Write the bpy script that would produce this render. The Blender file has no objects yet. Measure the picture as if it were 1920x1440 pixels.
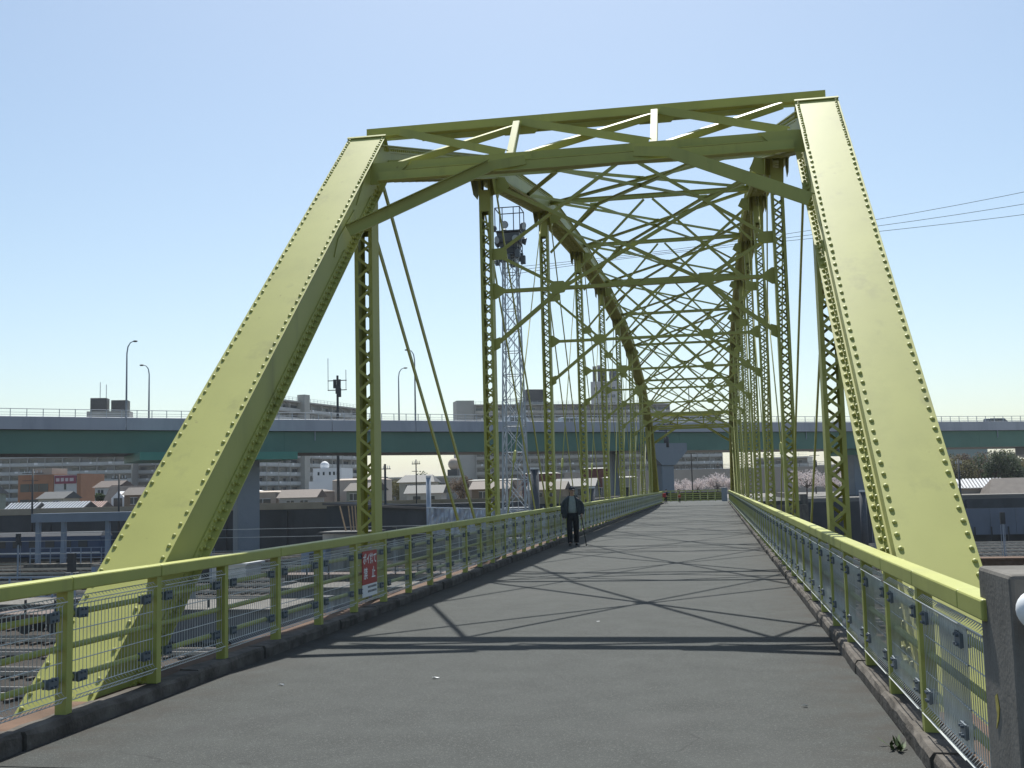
import bpy, bmesh, math, random
from mathutils import Vector, Matrix, Quaternion
random.seed(7)
R_ = math.radians
S = bpy.context.scene
C = S.collection

# ------------------------------------------------------------------ camera, sky, sun, exposure
def camera():
    yaw, pitch, roll = 0.1801, 0.0989, -0.0237
    f = Vector((-math.sin(yaw)*math.cos(pitch), math.cos(yaw)*math.cos(pitch), math.sin(pitch)))
    r = Vector((math.cos(yaw), math.sin(yaw), 0)); u = r.cross(f)
    c, s = math.cos(roll), math.sin(roll)
    r2, u2 = r*c+u*s, u*c-r*s
    m = Matrix((r2, u2, -f)).transposed().to_4x4(); m.translation = (0, 0, 1.7)
    cd = bpy.data.cameras.new('camera'); cd.sensor_width = 36; cd.lens = 2050/1920*36
    cd.clip_start = 0.05; cd.clip_end = 8000
    o = bpy.data.objects.new('camera', cd); o.matrix_world = m; C.objects.link(o); S.camera = o
camera()
SUN = Vector((-0.085, 0.605, 1.0)).normalized()
elev = math.asin(SUN.z); azim = math.atan2(SUN.x, SUN.y)
W = bpy.data.worlds.new('World'); S.world = W; W.use_nodes = True
nt = W.node_tree; bg = nt.nodes['Background']
sky = nt.nodes.new('ShaderNodeTexSky'); sky.sky_type = 'NISHITA'; sky.sun_disc = False
sky.sun_elevation = elev; sky.sun_rotation = azim
sky.air_density = 1.0; sky.dust_density = 1.25; sky.ozone_density = 1.0; sky.altitude = 20
tint = nt.nodes.new('ShaderNodeMix'); tint.data_type = 'RGBA'; tint.blend_type = 'MULTIPLY'; tint.inputs[0].default_value = 1; tint.inputs[7].default_value = (.975, 1.012, .975, 1)
nt.links.new(sky.outputs[0], tint.inputs[6]); nt.links.new(tint.outputs[2], bg.inputs[0]); bg.inputs[1].default_value = 0.099
sl = bpy.data.lights.new('sun', 'SUN'); sl.energy = 4.6; sl.angle = R_(0.53); sl.color = (1, .985, .92)
so = bpy.data.objects.new('sun', sl); so.rotation_euler = (-SUN).to_track_quat('-Z', 'Y').to_euler(); C.objects.link(so)
so.location = SUN*60
vs = S.view_settings; vs.view_transform = 'Standard'; vs.look = 'None'; vs.exposure = 0.5; vs.gamma = 1
vs.use_curve_mapping = False

# ------------------------------------------------------------------ materials
MATS = {}
def mat(name, col, rough=.6, var=.12, scale=3.0, metal=0.0, spec=.5, bump=0.0, bscale=None, col2=None, thr=(.45,.75), scale2=.7, detail=4, stretch=None):
    """one painted or mineral surface: a base colour with grain, an optional second colour in patches, fine relief"""
    if name in MATS: return MATS[name]
    m = bpy.data.materials.new(name); m.use_nodes = True; n = m.node_tree; b = n.nodes['Principled BSDF']
    g = n.nodes.new('ShaderNodeNewGeometry'); vec = g.outputs['Position']
    if stretch:
        mp = n.nodes.new('ShaderNodeVectorMath'); mp.operation = 'MULTIPLY'; mp.inputs[1].default_value = stretch
        n.links.new(vec, mp.inputs[0]); vec = mp.outputs[0]
    t = n.nodes.new('ShaderNodeTexNoise'); t.inputs['Scale'].default_value = scale; t.inputs['Detail'].default_value = detail
    n.links.new(vec, t.inputs['Vector'])
    mx = n.nodes.new('ShaderNodeMix'); mx.data_type = 'RGBA'
    c = Vector(col)
    mx.inputs[6].default_value = (*(c*(1-var)), 1); mx.inputs[7].default_value = (*[min(.95, v*(1+var)) for v in c], 1)
    mr = n.nodes.new('ShaderNodeMapRange'); mr.inputs[1].default_value = .3; mr.inputs[2].default_value = .7
    n.links.new(t.outputs[0], mr.inputs[0]); n.links.new(mr.outputs[0], mx.inputs[0])
    out = mx.outputs[2]
    if col2:
        t2 = n.nodes.new('ShaderNodeTexNoise'); t2.inputs['Scale'].default_value = scale2; t2.inputs['Detail'].default_value = 6
        t2.inputs['Roughness'].default_value = .65
        n.links.new(vec, t2.inputs['Vector'])
        r2 = n.nodes.new('ShaderNodeMapRange'); r2.inputs[1].default_value = thr[0]; r2.inputs[2].default_value = thr[1]
        n.links.new(t2.outputs[0], r2.inputs[0])
        m2 = n.nodes.new('ShaderNodeMix'); m2.data_type = 'RGBA'
        n.links.new(r2.outputs[0], m2.inputs[0]); n.links.new(out, m2.inputs[6]); m2.inputs[7].default_value = (*col2, 1)
        out = m2.outputs[2]
    n.links.new(out, b.inputs['Base Color'])
    b.inputs['Roughness'].default_value = rough; b.inputs['Metallic'].default_value = metal
    b.inputs['Specular IOR Level'].default_value = spec
    if bump:
        t3 = n.nodes.new('ShaderNodeTexNoise'); t3.inputs['Scale'].default_value = bscale or scale*4; t3.inputs['Detail'].default_value = 5
        n.links.new(g.outputs['Position'], t3.inputs['Vector'])
        bp = n.nodes.new('ShaderNodeBump'); bp.inputs['Strength'].default_value = bump; bp.inputs['Distance'].default_value = .01
        n.links.new(t3.outputs[0], bp.inputs['Height']); n.links.new(bp.outputs[0], b.inputs['Normal'])
    MATS[name] = m; return m

def asphalt(name, col, light, dark):
    m = mat(name, col, rough=.86, var=.16, scale=2.2, spec=.35, bump=.55, bscale=130, col2=dark, thr=(.56, .8), scale2=.45)
    n = m.node_tree; b = n.nodes['Principled BSDF']; src = b.inputs['Base Color'].links[0].from_socket
    g = n.nodes.new('ShaderNodeNewGeometry')
    v = n.nodes.new('ShaderNodeTexVoronoi'); v.inputs['Scale'].default_value = 125; n.links.new(g.outputs['Position'], v.inputs['Vector'])
    sx = n.nodes.new('ShaderNodeSeparateColor'); n.links.new(v.outputs['Color'], sx.inputs[0])
    mr = n.nodes.new('ShaderNodeMapRange'); mr.inputs[1].default_value = .80; mr.inputs[2].default_value = 1.0; mr.inputs[4].default_value = .85
    n.links.new(sx.outputs[0], mr.inputs[0])
    mx = n.nodes.new('ShaderNodeMix'); mx.data_type = 'RGBA'; n.links.new(mr.outputs[0], mx.inputs[0])
    n.links.new(src, mx.inputs[6]); mx.inputs[7].default_value = (*light, 1)
    n.links.new(mx.outputs[2], b.inputs['Base Color']); return m

def leafmat(name, col, **k):
    m = mat(name, col, **k); n = m.node_tree; b = n.nodes['Principled BSDF']
    t = n.nodes.new('ShaderNodeBsdfTranslucent'); n.links.new(b.inputs['Base Color'].links[0].from_socket, t.inputs[0])
    x = n.nodes.new('ShaderNodeMixShader'); x.inputs[0].default_value = .4
    n.links.new(b.outputs[0], x.inputs[1]); n.links.new(t.outputs[0], x.inputs[2]); n.links.new(x.outputs[0], n.nodes['Material Output'].inputs[0]); return m
PAINT = mat('yellow_green_paint', (.392, .396, .112), rough=.5, var=.07, scale=1.3, spec=.32, bump=.05, bscale=9, col2=(.315, .32, .09), thr=(.55, .85), scale2=1.6, stretch=(1, 1, .35))
PAINT2 = mat('rail_paint', (.365, .378, .10), rough=.5, var=.07, scale=2.0, spec=.35, bump=.04, bscale=14, col2=(.29, .29, .085), thr=(.58, .85), scale2=2.2)
def weather(m, rust, amount=.62):
    # small rust blooms and dirty runs on the paint
    n = m.node_tree; b = n.nodes['Principled BSDF']; src = b.inputs['Base Color'].links[0].from_socket
    g = n.nodes.new('ShaderNodeNewGeometry')
    for scale, lo, hi, st, col, f in ((7., .70, .80, (1, 1, 1), rust, .8), (2.6, .58, .78, (1, 1, .12), (.17, .165, .07), .45)):
        v = n.nodes.new('ShaderNodeVectorMath'); v.operation = 'MULTIPLY'; v.inputs[1].default_value = st; n.links.new(g.outputs['Position'], v.inputs[0])
        t = n.nodes.new('ShaderNodeTexNoise'); t.inputs['Scale'].default_value = scale; t.inputs['Detail'].default_value = 7; t.inputs['Roughness'].default_value = .6; n.links.new(v.outputs[0], t.inputs['Vector'])
        r = n.nodes.new('ShaderNodeMapRange'); r.inputs[1].default_value = lo; r.inputs[2].default_value = hi; r.inputs[4].default_value = f; n.links.new(t.outputs[0], r.inputs[0])
        x = n.nodes.new('ShaderNodeMix'); x.data_type = 'RGBA'; n.links.new(r.outputs[0], x.inputs[0]); n.links.new(src, x.inputs[6]); x.inputs[7].default_value = (*col, 1); src = x.outputs[2]
    n.links.new(src, b.inputs['Base Color'])
weather(PAINT, (.13, .075, .035)); weather(PAINT2, (.12, .07, .035))
def deck_wear(m):
    # cracks, dirt along both kerbs, old patches
    n = m.node_tree; b = n.nodes['Principled BSDF']; src = b.inputs['Base Color'].links[0].from_socket
    g = n.nodes.new('ShaderNodeNewGeometry'); L = n.links.new
    def mathn(op, a, c=None):
        q = n.nodes.new('ShaderNodeMath'); q.operation = op
        for i, v in enumerate((a, c)):
            if v is None: continue
            if isinstance(v, (int, float)): q.inputs[i].default_value = v
            else: L(v, q.inputs[i])
        return q.outputs[0]
    def rng(v, a, c, d=0., e=1.):
        q = n.nodes.new('ShaderNodeMapRange'); q.inputs[1].default_value = a; q.inputs[2].default_value = c; q.inputs[3].default_value = d; q.inputs[4].default_value = e; L(v, q.inputs[0]); return q.outputs[0]
    def mix(f, col):
        x = n.nodes.new('ShaderNodeMix'); x.data_type = 'RGBA'; L(f, x.inputs[0]); L(src, x.inputs[6]); x.inputs[7].default_value = (*col, 1); return x.outputs[2]
    def noise(s, d=5, vec=None):
        t = n.nodes.new('ShaderNodeTexNoise'); t.inputs['Scale'].default_value = s; t.inputs['Detail'].default_value = d; L(vec or g.outputs['Position'], t.inputs['Vector']); return t
    sp = n.nodes.new('ShaderNodeSeparateXYZ'); L(g.outputs['Position'], sp.inputs[0])
    ed = mathn('ABSOLUTE', mathn('SUBTRACT', sp.outputs[0], -1.79))
    f = mathn('MULTIPLY', rng(ed, 2.25, 2.95), rng(noise(3.2, 6).outputs[0], .38, .62)); src = mix(mathn('MULTIPLY', f, .75), (.036, .031, .026))
    wv = noise(1.3, 4); va = n.nodes.new('ShaderNodeVectorMath'); va.operation = 'MULTIPLY_ADD'; L(wv.outputs['Color'], va.inputs[0]); va.inputs[1].default_value = (.9, .9, .9); L(g.outputs['Position'], va.inputs[2])
    vo = n.nodes.new('ShaderNodeTexVoronoi'); vo.feature = 'DISTANCE_TO_EDGE'; vo.inputs['Scale'].default_value = .33; L(va.outputs[0], vo.inputs['Vector'])
    cr = mathn('MULTIPLY', rng(vo.outputs['Distance'], .0, .0042, 1., 0.), rng(noise(.5, 3).outputs[0], .5, .58)); src = mix(mathn('MULTIPLY', cr, .7), (.018, .018, .018))
    src = mix(mathn('MULTIPLY', rng(noise(.22, 3).outputs[0], .55, .6), .22), (.075, .075, .072))
    src = mix(mathn('MULTIPLY', rng(noise(1.1, 3).outputs[0], .66, .74), .5), (.033, .033, .033))
    L(src, b.inputs['Base Color'])
ROAD = asphalt('asphalt', (.0405, .044, .0415), (.10, .105, .10), (.036, .038, .037))
ROAD2 = asphalt('approach_asphalt', (.052, .056, .053), (.10, .102, .10), (.047, .049, .048))
deck_wear(ROAD)
CONC = mat('weathered_concrete', (.17, .16, .145), rough=.9, var=.15, scale=4, spec=.2, bump=.22, bscale=45, col2=(.085, .08, .072), thr=(.45, .72), scale2=3, stretch=(1, 1, .35))
KERB = mat('kerb_concrete', (.125, .112, .098), rough=.92, var=.28, scale=6, spec=.2, bump=.8, bscale=38, col2=(.055, .047, .04), thr=(.42, .7), scale2=3.5)
RUST = mat('rusty_ledge', (.135, .085, .06), rough=.9, var=.3, scale=5, spec=.2, bump=.5, bscale=40, col2=(.10, .07, .05), thr=(.45, .7), scale2=2.5)
GALV = mat('galvanised_wire', (.54, .56, .54), rough=.55, var=.1, scale=8, metal=.15)
CLIP = mat('clip_plate', (.13, .155, .18), rough=.5, var=.12, scale=6, metal=.4)
STEELGREY = mat('grey_steel', (.30, .34, .40), rough=.55, var=.08, scale=.6, spec=.4)
TOWERGREY = mat('tower_steel', (.42, .45, .48), rough=.5, var=.1, scale=1, metal=.1)
DARK = mat('dark_metal', (.035, .037, .04), rough=.6, var=.2, scale=2)
PARAPET = mat('parapet_panel', (.40, .41, .45), rough=.7, var=.05, scale=.3, col2=(.27, .28, .33), thr=(.5, .8), scale2=.35, stretch=(1, 1, .2))
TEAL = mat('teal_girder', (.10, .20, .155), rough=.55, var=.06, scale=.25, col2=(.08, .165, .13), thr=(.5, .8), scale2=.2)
TEAL2 = mat('teal_crossbeam', (.07, .25, .195), rough=.5, var=.05, scale=.3)
PIER = mat('pier_paint', (.22, .245, .275), rough=.6, var=.06, scale=.4, col2=(.17, .19, .215), thr=(.5, .8), scale2=.4)
GLASS = mat('window_glass', (.03, .04, .05), rough=.08, var=.2, scale=.2, spec=.7)
DWALL = mat('danchi_wall', (.34, .335, .31), rough=.85, var=.07, scale=.2)
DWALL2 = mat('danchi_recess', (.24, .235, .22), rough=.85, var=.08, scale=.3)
DBALC = mat('danchi_balcony', (.40, .41, .405), rough=.8, var=.1, scale=.35)
DGREY = mat('grey_block', (.36, .36, .37), rough=.8, var=.06, scale=.1)
ORANGE = mat('orange_tile', (.27, .125, .065), rough=.6, var=.1, scale=.8)
WHITEW = mat('white_wall', (.66, .67, .68), rough=.7, var=.05, scale=.4)
TANW = mat('tan_wall', (.36, .30, .25), rough=.8, var=.08, scale=.6)
BROWNR = mat('brown_roof', (.13, .112, .10), rough=.8, var=.14, scale=1.2)
METALR = mat('light_sheet_roof', (.62, .63, .64), rough=.3, var=.06, scale=1, metal=.4)
PINKR = mat('pinkish_roof', (.45, .30, .25), rough=.5, var=.1, scale=1)
BLUE = mat('blue_coach', (.02, .05, .12), rough=.35, var=.1, scale=.5)
BLUEST = mat('blue_grey_steel', (.22, .28, .38), rough=.5, var=.08, scale=.5)
GROUND = mat('yard_ground', (.042, .037, .032), rough=.95, var=.35, scale=.35, spec=.15, bump=.5, bscale=2.5, col2=(.07, .058, .048), thr=(.45, .7), scale2=.09)
CITY = mat('street_ground', (.20, .19, .175), rough=.95, var=.2, scale=.05, spec=.15)
RWALL = mat('retaining_wall', (.075, .08, .085), rough=.92, var=.25, scale=.5, spec=.2, col2=(.05, .052, .055), thr=(.45, .7), scale2=.25, stretch=(1, 1, .4))
TANP = mat('tan_parapet', (.33, .28, .21), rough=.85, var=.1, scale=.5)
RAIL = mat('rail_steel', (.42, .39, .36), rough=.42, var=.15, scale=1, metal=.85)
SLEEP = mat('sleeper', (.06, .048, .04), rough=.9, var=.2, scale=2)
LEVEE = mat('levee_concrete', (.30, .25, .20), rough=.9, var=.08, scale=.15)
BARK = mat('bark', (.07, .05, .04), rough=.9, var=.25, scale=4)
LEAF = leafmat('leaf_green', (.045, .07, .028), rough=.7, var=.5, scale=.6)
LEAFO = leafmat('leaf_olive', (.115, .105, .035), rough=.7, var=.45, scale=.6)
LEAFB = leafmat('leaf_bronze', (.12, .085, .055), rough=.75, var=.4, scale=.6)
BLOSSOM = leafmat('cherry_blossom', (.60, .53, .52), rough=.8, var=.16, scale=.8)
RED = mat('sign_red', (.34, .018, .02), rough=.45, var=.06, scale=9)
WHITE = mat('white_paint', (.74, .75, .76), rough=.5, var=.05, scale=6)
INK = mat('ink', (.03, .03, .04), rough=.6, var=.1)
TARP = mat('silver_tarp', (.45, .49, .56), rough=.28, var=.2, scale=1.2, metal=.3)
SKIN = mat('skin', (.42, .26, .19), rough=.55, var=.06, scale=20)
JACKET = mat('jacket_cloth', (.045, .053, .060), rough=.85, var=.2, scale=14, bump=.2, bscale=60)
SHIRT = mat('shirt_cloth', (.27, .305, .295), rough=.85, var=.1, scale=16)
TROUS = mat('trouser_cloth', (.020, .022, .026), rough=.8, var=.2, scale=14)
CAPM = mat('cap_cloth', (.016, .018, .026), rough=.75, var=.2, scale=20)
HAIR = mat('grey_hair', (.16, .16, .16), rough=.7, var=.2, scale=40)
SHOE = mat('shoe_leather', (.015, .014, .014), rough=.4, var=.2, scale=12)
KIDRED = mat('red_cloth', (.36, .03, .05), rough=.8, var=.15, scale=12)
KIDOR = mat('orange_red_cloth', (.42, .08, .04), rough=.8, var=.15, scale=12)
TIMBER = mat('timber', (.42, .27, .15), rough=.8, var=.15, scale=4)
TEALT = mat('van_paint', (.70, .71, .72), rough=.25, var=.03, scale=1)
CARD = mat('dark_car_paint', (.10, .11, .12), rough=.25, var=.05, scale=1)
TYRE = mat('tyre', (.02, .02, .02), rough=.9, var=.2)
SIGNR = mat('maroon_board', (.20, .04, .07), rough=.6, var=.05)
LAMPG = mat('floodlight_body', (.10, .11, .12), rough=.5, var=.1, scale=3)
WEED = mat('weed_leaf', (.05, .085, .025), rough=.7, var=.4, scale=30)

# ------------------------------------------------------------------ mesh helpers
class MB:
    def __init__(s): s.v = []; s.f = []
    def add(s, vs, fs):
        o = len(s.v); s.v += [tuple(p) for p in vs]; s.f += [tuple(i+o for i in f) for f in fs]; return s
    def box(s, a, b):
        x0, y0, z0 = a; x1, y1, z1 = b
        return s.add([(x0,y0,z0),(x1,y0,z0),(x1,y1,z0),(x0,y1,z0),(x0,y0,z1),(x1,y0,z1),(x1,y1,z1),(x0,y1,z1)],
                     [(3,2,1,0),(4,5,6,7),(0,1,5,4),(1,2,6,5),(2,3,7,6),(3,0,4,7)])
    def bar(s, a, b, w, h, up=(0,0,1), off=(0,0)):
        """box beam from a to b; w across, h along up; off shifts the section (across, up)"""
        a, b = Vector(a), Vector(b); d = (b-a).normalized(); up = Vector(up)
        sd = d.cross(up)
        if sd.length < 1e-4: sd = d.cross(Vector((1,0,0)))
        sd.normalize(); u = sd.cross(d).normalized()
        c = sd*off[0]+u*off[1]
        q = [c+sd*(i*w/2)+u*(j*h/2) for i, j in ((-1,-1),(1,-1),(1,1),(-1,1))]
        return s.add([a+p for p in q]+[b+p for p in q], [(0,1,2,3),(7,6,5,4),(1,0,4,5),(2,1,5,6),(3,2,6,7),(0,3,7,4)])
    def angle(s, a, b, leg, t, up=(0,0,1), sx=1, su=1):
        """L section: one leg flat, one leg standing"""
        s.bar(a, b, leg, t, up, (sx*leg/2, 0)); s.bar(a, b, t, leg, up, (0, su*leg/2+su*t*.5)); return s
    def tube(s, pts, r, n=8, caps=True):
        pts = [Vector(p) for p in pts]; k = len(pts); rr = r if isinstance(r, (list, tuple)) else [r]*k
        d0 = (pts[1]-pts[0]).normalized(); ref = Vector((0,0,1)) if abs(d0.z) < .9 else Vector((1,0,0))
        vs = []
        for i, p in enumerate(pts):
            d = (pts[min(i+1,k-1)]-pts[max(i-1,0)]).normalized(); x = d.cross(ref).normalized(); y = x.cross(d)
            vs += [p+(x*math.cos(2*math.pi*j/n)+y*math.sin(2*math.pi*j/n))*rr[i] for j in range(n)]
        fs = [(i*n+j, i*n+(j+1)%n, (i+1)*n+(j+1)%n, (i+1)*n+j) for i in range(k-1) for j in range(n)]
        if caps: fs += [tuple(range(n))[::-1], tuple((k-1)*n+j for j in range(n))]
        return s.add(vs, fs)
    def ball(s, c, r, n=10, m=6, sc=(1,1,1)):
        c = Vector(c); vs = [c+Vector((0,0,r*sc[2]))]
        for i in range(1, m):
            a = math.pi*i/m
            vs += [c+Vector((math.sin(a)*math.cos(2*math.pi*j/n)*r*sc[0], math.sin(a)*math.sin(2*math.pi*j/n)*r*sc[1], math.cos(a)*r*sc[2])) for j in range(n)]
        vs.append(c-Vector((0,0,r*sc[2]))); L = len(vs)-1
        fs = [(0, 1+j, 1+(j+1)%n) for j in range(n)]
        fs += [(1+i*n+j, 1+(i+1)*n+j, 1+(i+1)*n+(j+1)%n, 1+i*n+(j+1)%n) for i in range(m-2) for j in range(n)]
        fs += [(L, 1+(m-2)*n+(j+1)%n, 1+(m-2)*n+j) for j in range(n)]
        return s.add(vs, fs)
    def plate(s, poly, n, t):
        """flat polygon (3D points) thickened by t along n"""
        n = Vector(n).normalized()*t/2; k = len(poly); P = [Vector(p) for p in poly]
        return s.add([p+n for p in P]+[p-n for p in P], [tuple(range(k)), tuple(range(2*k-1, k-1, -1))]+[(i, k+i, k+(i+1)%k, (i+1)%k) for i in range(k)])
    def mesh(s, name):
        m = bpy.data.meshes.new(name); m.from_pydata(s.v, [], s.f); m.validate(); m.update(); return m

def tag(o, label=None, cat=None, group=None, kind=None):
    if label: o['label'] = label
    if cat: o['category'] = cat
    if group: o['group'] = group
    if kind: o['kind'] = kind
    return o
def empty(name, loc=(0,0,0), rz=0):
    o = bpy.data.objects.new(name, None); o.location = loc; o.rotation_euler = (0,0,rz); o.empty_display_size = .3
    C.objects.link(o); return o
def wloc(o):
    v = Vector((0,0,0))
    while o: v += o.location; o = o.parent
    return v
def put(name, data, m, parent=None, loc=(0,0,0), rot=None, smooth=False, bevel=0, kind=None, world=False):
    """link ONE mesh object; data is an MB or shared mesh data; coordinates are local to the parent unless world=True"""
    me = data.mesh(name) if isinstance(data, MB) else data
    if m is not None and not me.materials: me.materials.append(m)
    if smooth:
        for p in me.polygons: p.use_smooth = True
    o = bpy.data.objects.new(name, me)
    l = Vector(loc)
    if world and parent: l -= wloc(parent)
    o.location = l
    if rot is not None: o.rotation_euler = rot
    if parent: o.parent = parent
    if bevel:
        b = o.modifiers.new('bevel', 'BEVEL'); b.width = bevel; b.segments = 2; b.limit_method = 'ANGLE'
    if kind: o['kind'] = kind
    C.objects.link(o); return o
def shared(mb, name, m):
    me = mb.mesh(name); me.materials.append(m); return me
def struct(name, data, m, **k):
    o = put(name, data, m, **k); o['kind'] = 'structure'; return o
def lerp(a, b, t): return Vector(a).lerp(Vector(b), t)

# ------------------------------------------------------------------ the ground, the cutting and the road
def dz(y): return .0034*max(0, y-10)
XL, XR, PAN, Y1 = -5.356, 1.761, 9.7715, 16.464          # the two trusses, panel length, first post
YN = lambda n: Y1+(n-1)*PAN
XLR, XRR, RS = -4.8424, 1.2479, 1.3563                   # deck faces of the two railings, post spacing
YEND = 105.2
struct('yard_ground', MB().box((-1500,-400,-6.6), (1500,150,-6)), GROUND)
struct('street_ground', MB().box((-4000,150,-6.7), (4000,6500,0)), CITY)
struct('far_street', MB().box((-12,106.3,-6.5), (8,149.9,.33)), ROAD2)
struct('near_abutment', MB().box((-11,-30,-6.5), (9.5,7.9,-.42)), RUST)
m = MB()
ys = [6.62, 10]+[10+i*5 for i in range(1, 19)]+[YEND+1.0]
for i, y in enumerate(ys):
    m.v += [(-4.775, y, dz(y)), (1.19, y, dz(y))]
    if i: m.f.append((2*i-2, 2*i-1, 2*i+1, 2*i))
k = len(m.v); m.v += [(x, y, z-.25) for x, y, z in m.v[:k]]
m.f += [(k+a, k+d, k+c, k+b) for a, b, c, d in m.f]
m.f += [(0, k, k+1, 1)]+[(2*i, 2*i+2, k+2*i+2, k+2*i) for i in range(len(ys)-1)]+[(2*i+3, 2*i+1, k+2*i+1, k+2*i+3) for i in range(len(ys)-1)]
struct('bridge_roadway', m, ROAD)
struct('approach_roadway', MB().box((-5.1,-30,-.4), (3.2,6.585,.004)), ROAD2)
struct('expansion_joint', MB().box((-5.05,6.587,-.3), (1.3,6.618,-.006)), DARK)
# kerb stones on both sides
def kerb(name, x0, x1, y0):
    root = empty(name, ((x0+x1)/2, y0, 0)); root['kind'] = 'structure'
    ms = []
    for k in range(6):
        mb = MB(); L = 1.0; nseg = 5; rnd = random.Random(k+int(abs(x0)*10))
        hw = abs(x1-x0)/2
        for i in range(nseg+1):
            yy = L*i/nseg; j = lambda s: rnd.uniform(-s, s)
            mb.v += [(-hw+j(.005), yy, -.2), (-hw+j(.008), yy, .085+j(.012)), (-hw+.022+j(.008), yy, .118+j(.006)), (hw-.022+j(.008), yy, .12+j(.006)), (hw+j(.008), yy, .09+j(.012)), (hw+j(.005), yy, -.2)]
            if i:
                o = (i-1)*6; mb.f += [(o+q, o+q+1, o+q+7, o+q+6) for q in range(5)]
        mb.f += [tuple(range(6)), tuple(range(nseg*6+5, nseg*6-1, -1))]
        ms.append(shared(mb, 'kerb_stone', KERB))
    y = y0; i = 0; rnd = random.Random(3)
    while y < YEND:
        L = rnd.choice((.9, 1.15, 1.3, 1.5)); 
        o = put('kerb_stone', rnd.choice(ms), None, root, (rnd.uniform(-.012,.012), y-y0, dz(y)+rnd.uniform(-.01,.012)), (R_(.19), 0, rnd.uniform(-.006,.006)))
        o.scale = (1, L-.014, 1); y += L; i += 1
kerb('kerb_left', -5.0, -4.775, 5.0)
kerb('kerb_right', 1.19, 1.42, 5.75)
struct('ledge_left', MB().bar((-5.17, 5, -.02), (-5.17, YEND, -.02+dz(YEND)), .33, .2), RUST)
struct('ledge_right', MB().bar((1.57, 5.76, -.02), (1.57, YEND, -.02+dz(YEND)), .29, .2), RUST)

# ------------------------------------------------------------------ the truss bridge
BR = tag(empty('truss_bridge', ((XL+XR)/2, 6.7, 0)), 'long yellow-green riveted steel truss bridge with curved top chords', 'bridge')
BR.rotation_euler = (R_(.195), 0, 0)
BO = wloc(BR)
def bput(name, mb, parent=None, m=PAINT, **k):
    """a bridge part: coordinates given in the world, kept relative to the bridge root"""
    return put(name, mb, m, parent or BR, loc=(-BO if parent is None else (0,0,0)), **k)
UZ = {1: 7.02, 2: 9.78, 3: 11.35, 4: 11.98, 5: 12.18}
for n in range(6, 10): UZ[n] = UZ[10-n]
ZB = -1.5
yc = lambda n: YN(n)+.18
SIDES = (('L', XL, 1), ('R', XR, -1))                      # last: direction towards the deck
def lace(mb, x0, x1, y, z0, z1, pitch, w, t):
    """zigzag lacing in the plane y = const between two flanges"""
    k = int(abs(z1-z0)/pitch); s = 0
    for i in range(k):
        a, b = (x0, x1) if i % 2 == 0 else (x1, x0)
        mb.bar((a, y, z0+i*pitch), (b, y, z0+(i+1)*pitch), t, w, (0,1,0) if False else (1,0,0)) if False else mb.bar((a, y, z0+i*pitch), (b, y, z0+(i+1)*pitch), w, t, (0,1,0))
def post_mesh(h, hw, d):
    mb = MB()
    for s in (-1, 1):
        mb.box((s*hw-.007, 0, 0), (s*hw+.007, d, h))                           # channel web
        a, b = sorted((s*(hw-.007), s*(hw-.055)))
        for y in (0, d-.012): mb.box((a, y, 0), (b, y+.012, h))                # flanges
    for z in (h-.9, .3):                                                       # batten plates
        mb.box((-hw+.01, -.014, z), (hw-.01, -.002, z+.55)); mb.box((-hw+.01, d+.002, z), (hw-.01, d+.014, z+.55))
    return mb
for n in range(1, 10):
    h = UZ[n]-.25-ZB; hw = .14; d = .36
    me = shared(post_mesh(h, hw, d), 'vertical_post', PAINT)
    lz = MB(); pitch = .175 if n > 1 else .18
    lace(lz, -hw+.03, hw-.03, -.009, 1.2 if n < 3 else .9, h-.95, pitch, .042, .008)
    lace(lz, hw-.03, -hw+.03, d+.009, .9, h-.95, pitch, .042, .008)
    lm = None
    for nm, X, s in SIDES:
        o = put('vertical_post', me, None, BR, Vector((X, YN(n), ZB))-BO)
        if n <= 2:                                                            # near enough to pick the bars apart
            k = int((h-.95-1.2)/pitch)
            for i in range(k):
                q = MB(); a, b = (-hw+.03, hw-.03) if i % 2 == 0 else (hw-.03, -hw+.03)
                if i < 2:
                    q.bar((a, -.009, 0), (b, -.009, pitch), .045, .008, (0,1,0)); lm2 = shared(q, 'lacing_bar', PAINT)
                    if i == 0: me0 = lm2
                    else: me1 = lm2
                put('lacing_bar', me0 if i % 2 == 0 else me1, None, o, (0, 0, 1.2+i*pitch))
            bk = MB(); lace(bk, hw-.03, -hw+.03, d+.009, .9, h-.95, pitch, .042, .008)
            put('back_lacing', bk, PAINT, o, kind='stuff')
        else:
            if lm is None: lm = shared(lz, 'lacing', PAINT)
            put('lacing', lm, None, o, kind='stuff')

# end posts, near and far: cover plate, two webs with angles, laced underside, rivets
riv = MB()
for i in range(4):
    pass
def rivet_mesh():
    b = MB(); n = 8; r = .023; hh = .023
    b.v = [(math.cos(2*math.pi*j/n)*r, math.sin(2*math.pi*j/n)*r, 0) for j in range(n)]+[(math.cos(2*math.pi*j/n)*r*.8, math.sin(2*math.pi*j/n)*r*.8, hh*.7) for j in range(n)]+[(0,0,hh)]
    b.f = [(j, (j+1)%n, n+(j+1)%n, n+j) for j in range(n)]+[(n+j, n+(j+1)%n, 2*n) for j in range(n)]
    return b
RIV = rivet_mesh(); RIVM = shared(RIV, 'rivet', PAINT)
def rivets_at(mb, pts, nrm):
    q = Vector((0,0,1)).rotation_difference(Vector(nrm)).to_matrix()
    for p in pts: mb.add([q @ Vector(v)+Vector(p) for v in RIV.v], RIV.f)
U1Y = 16.62
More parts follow.
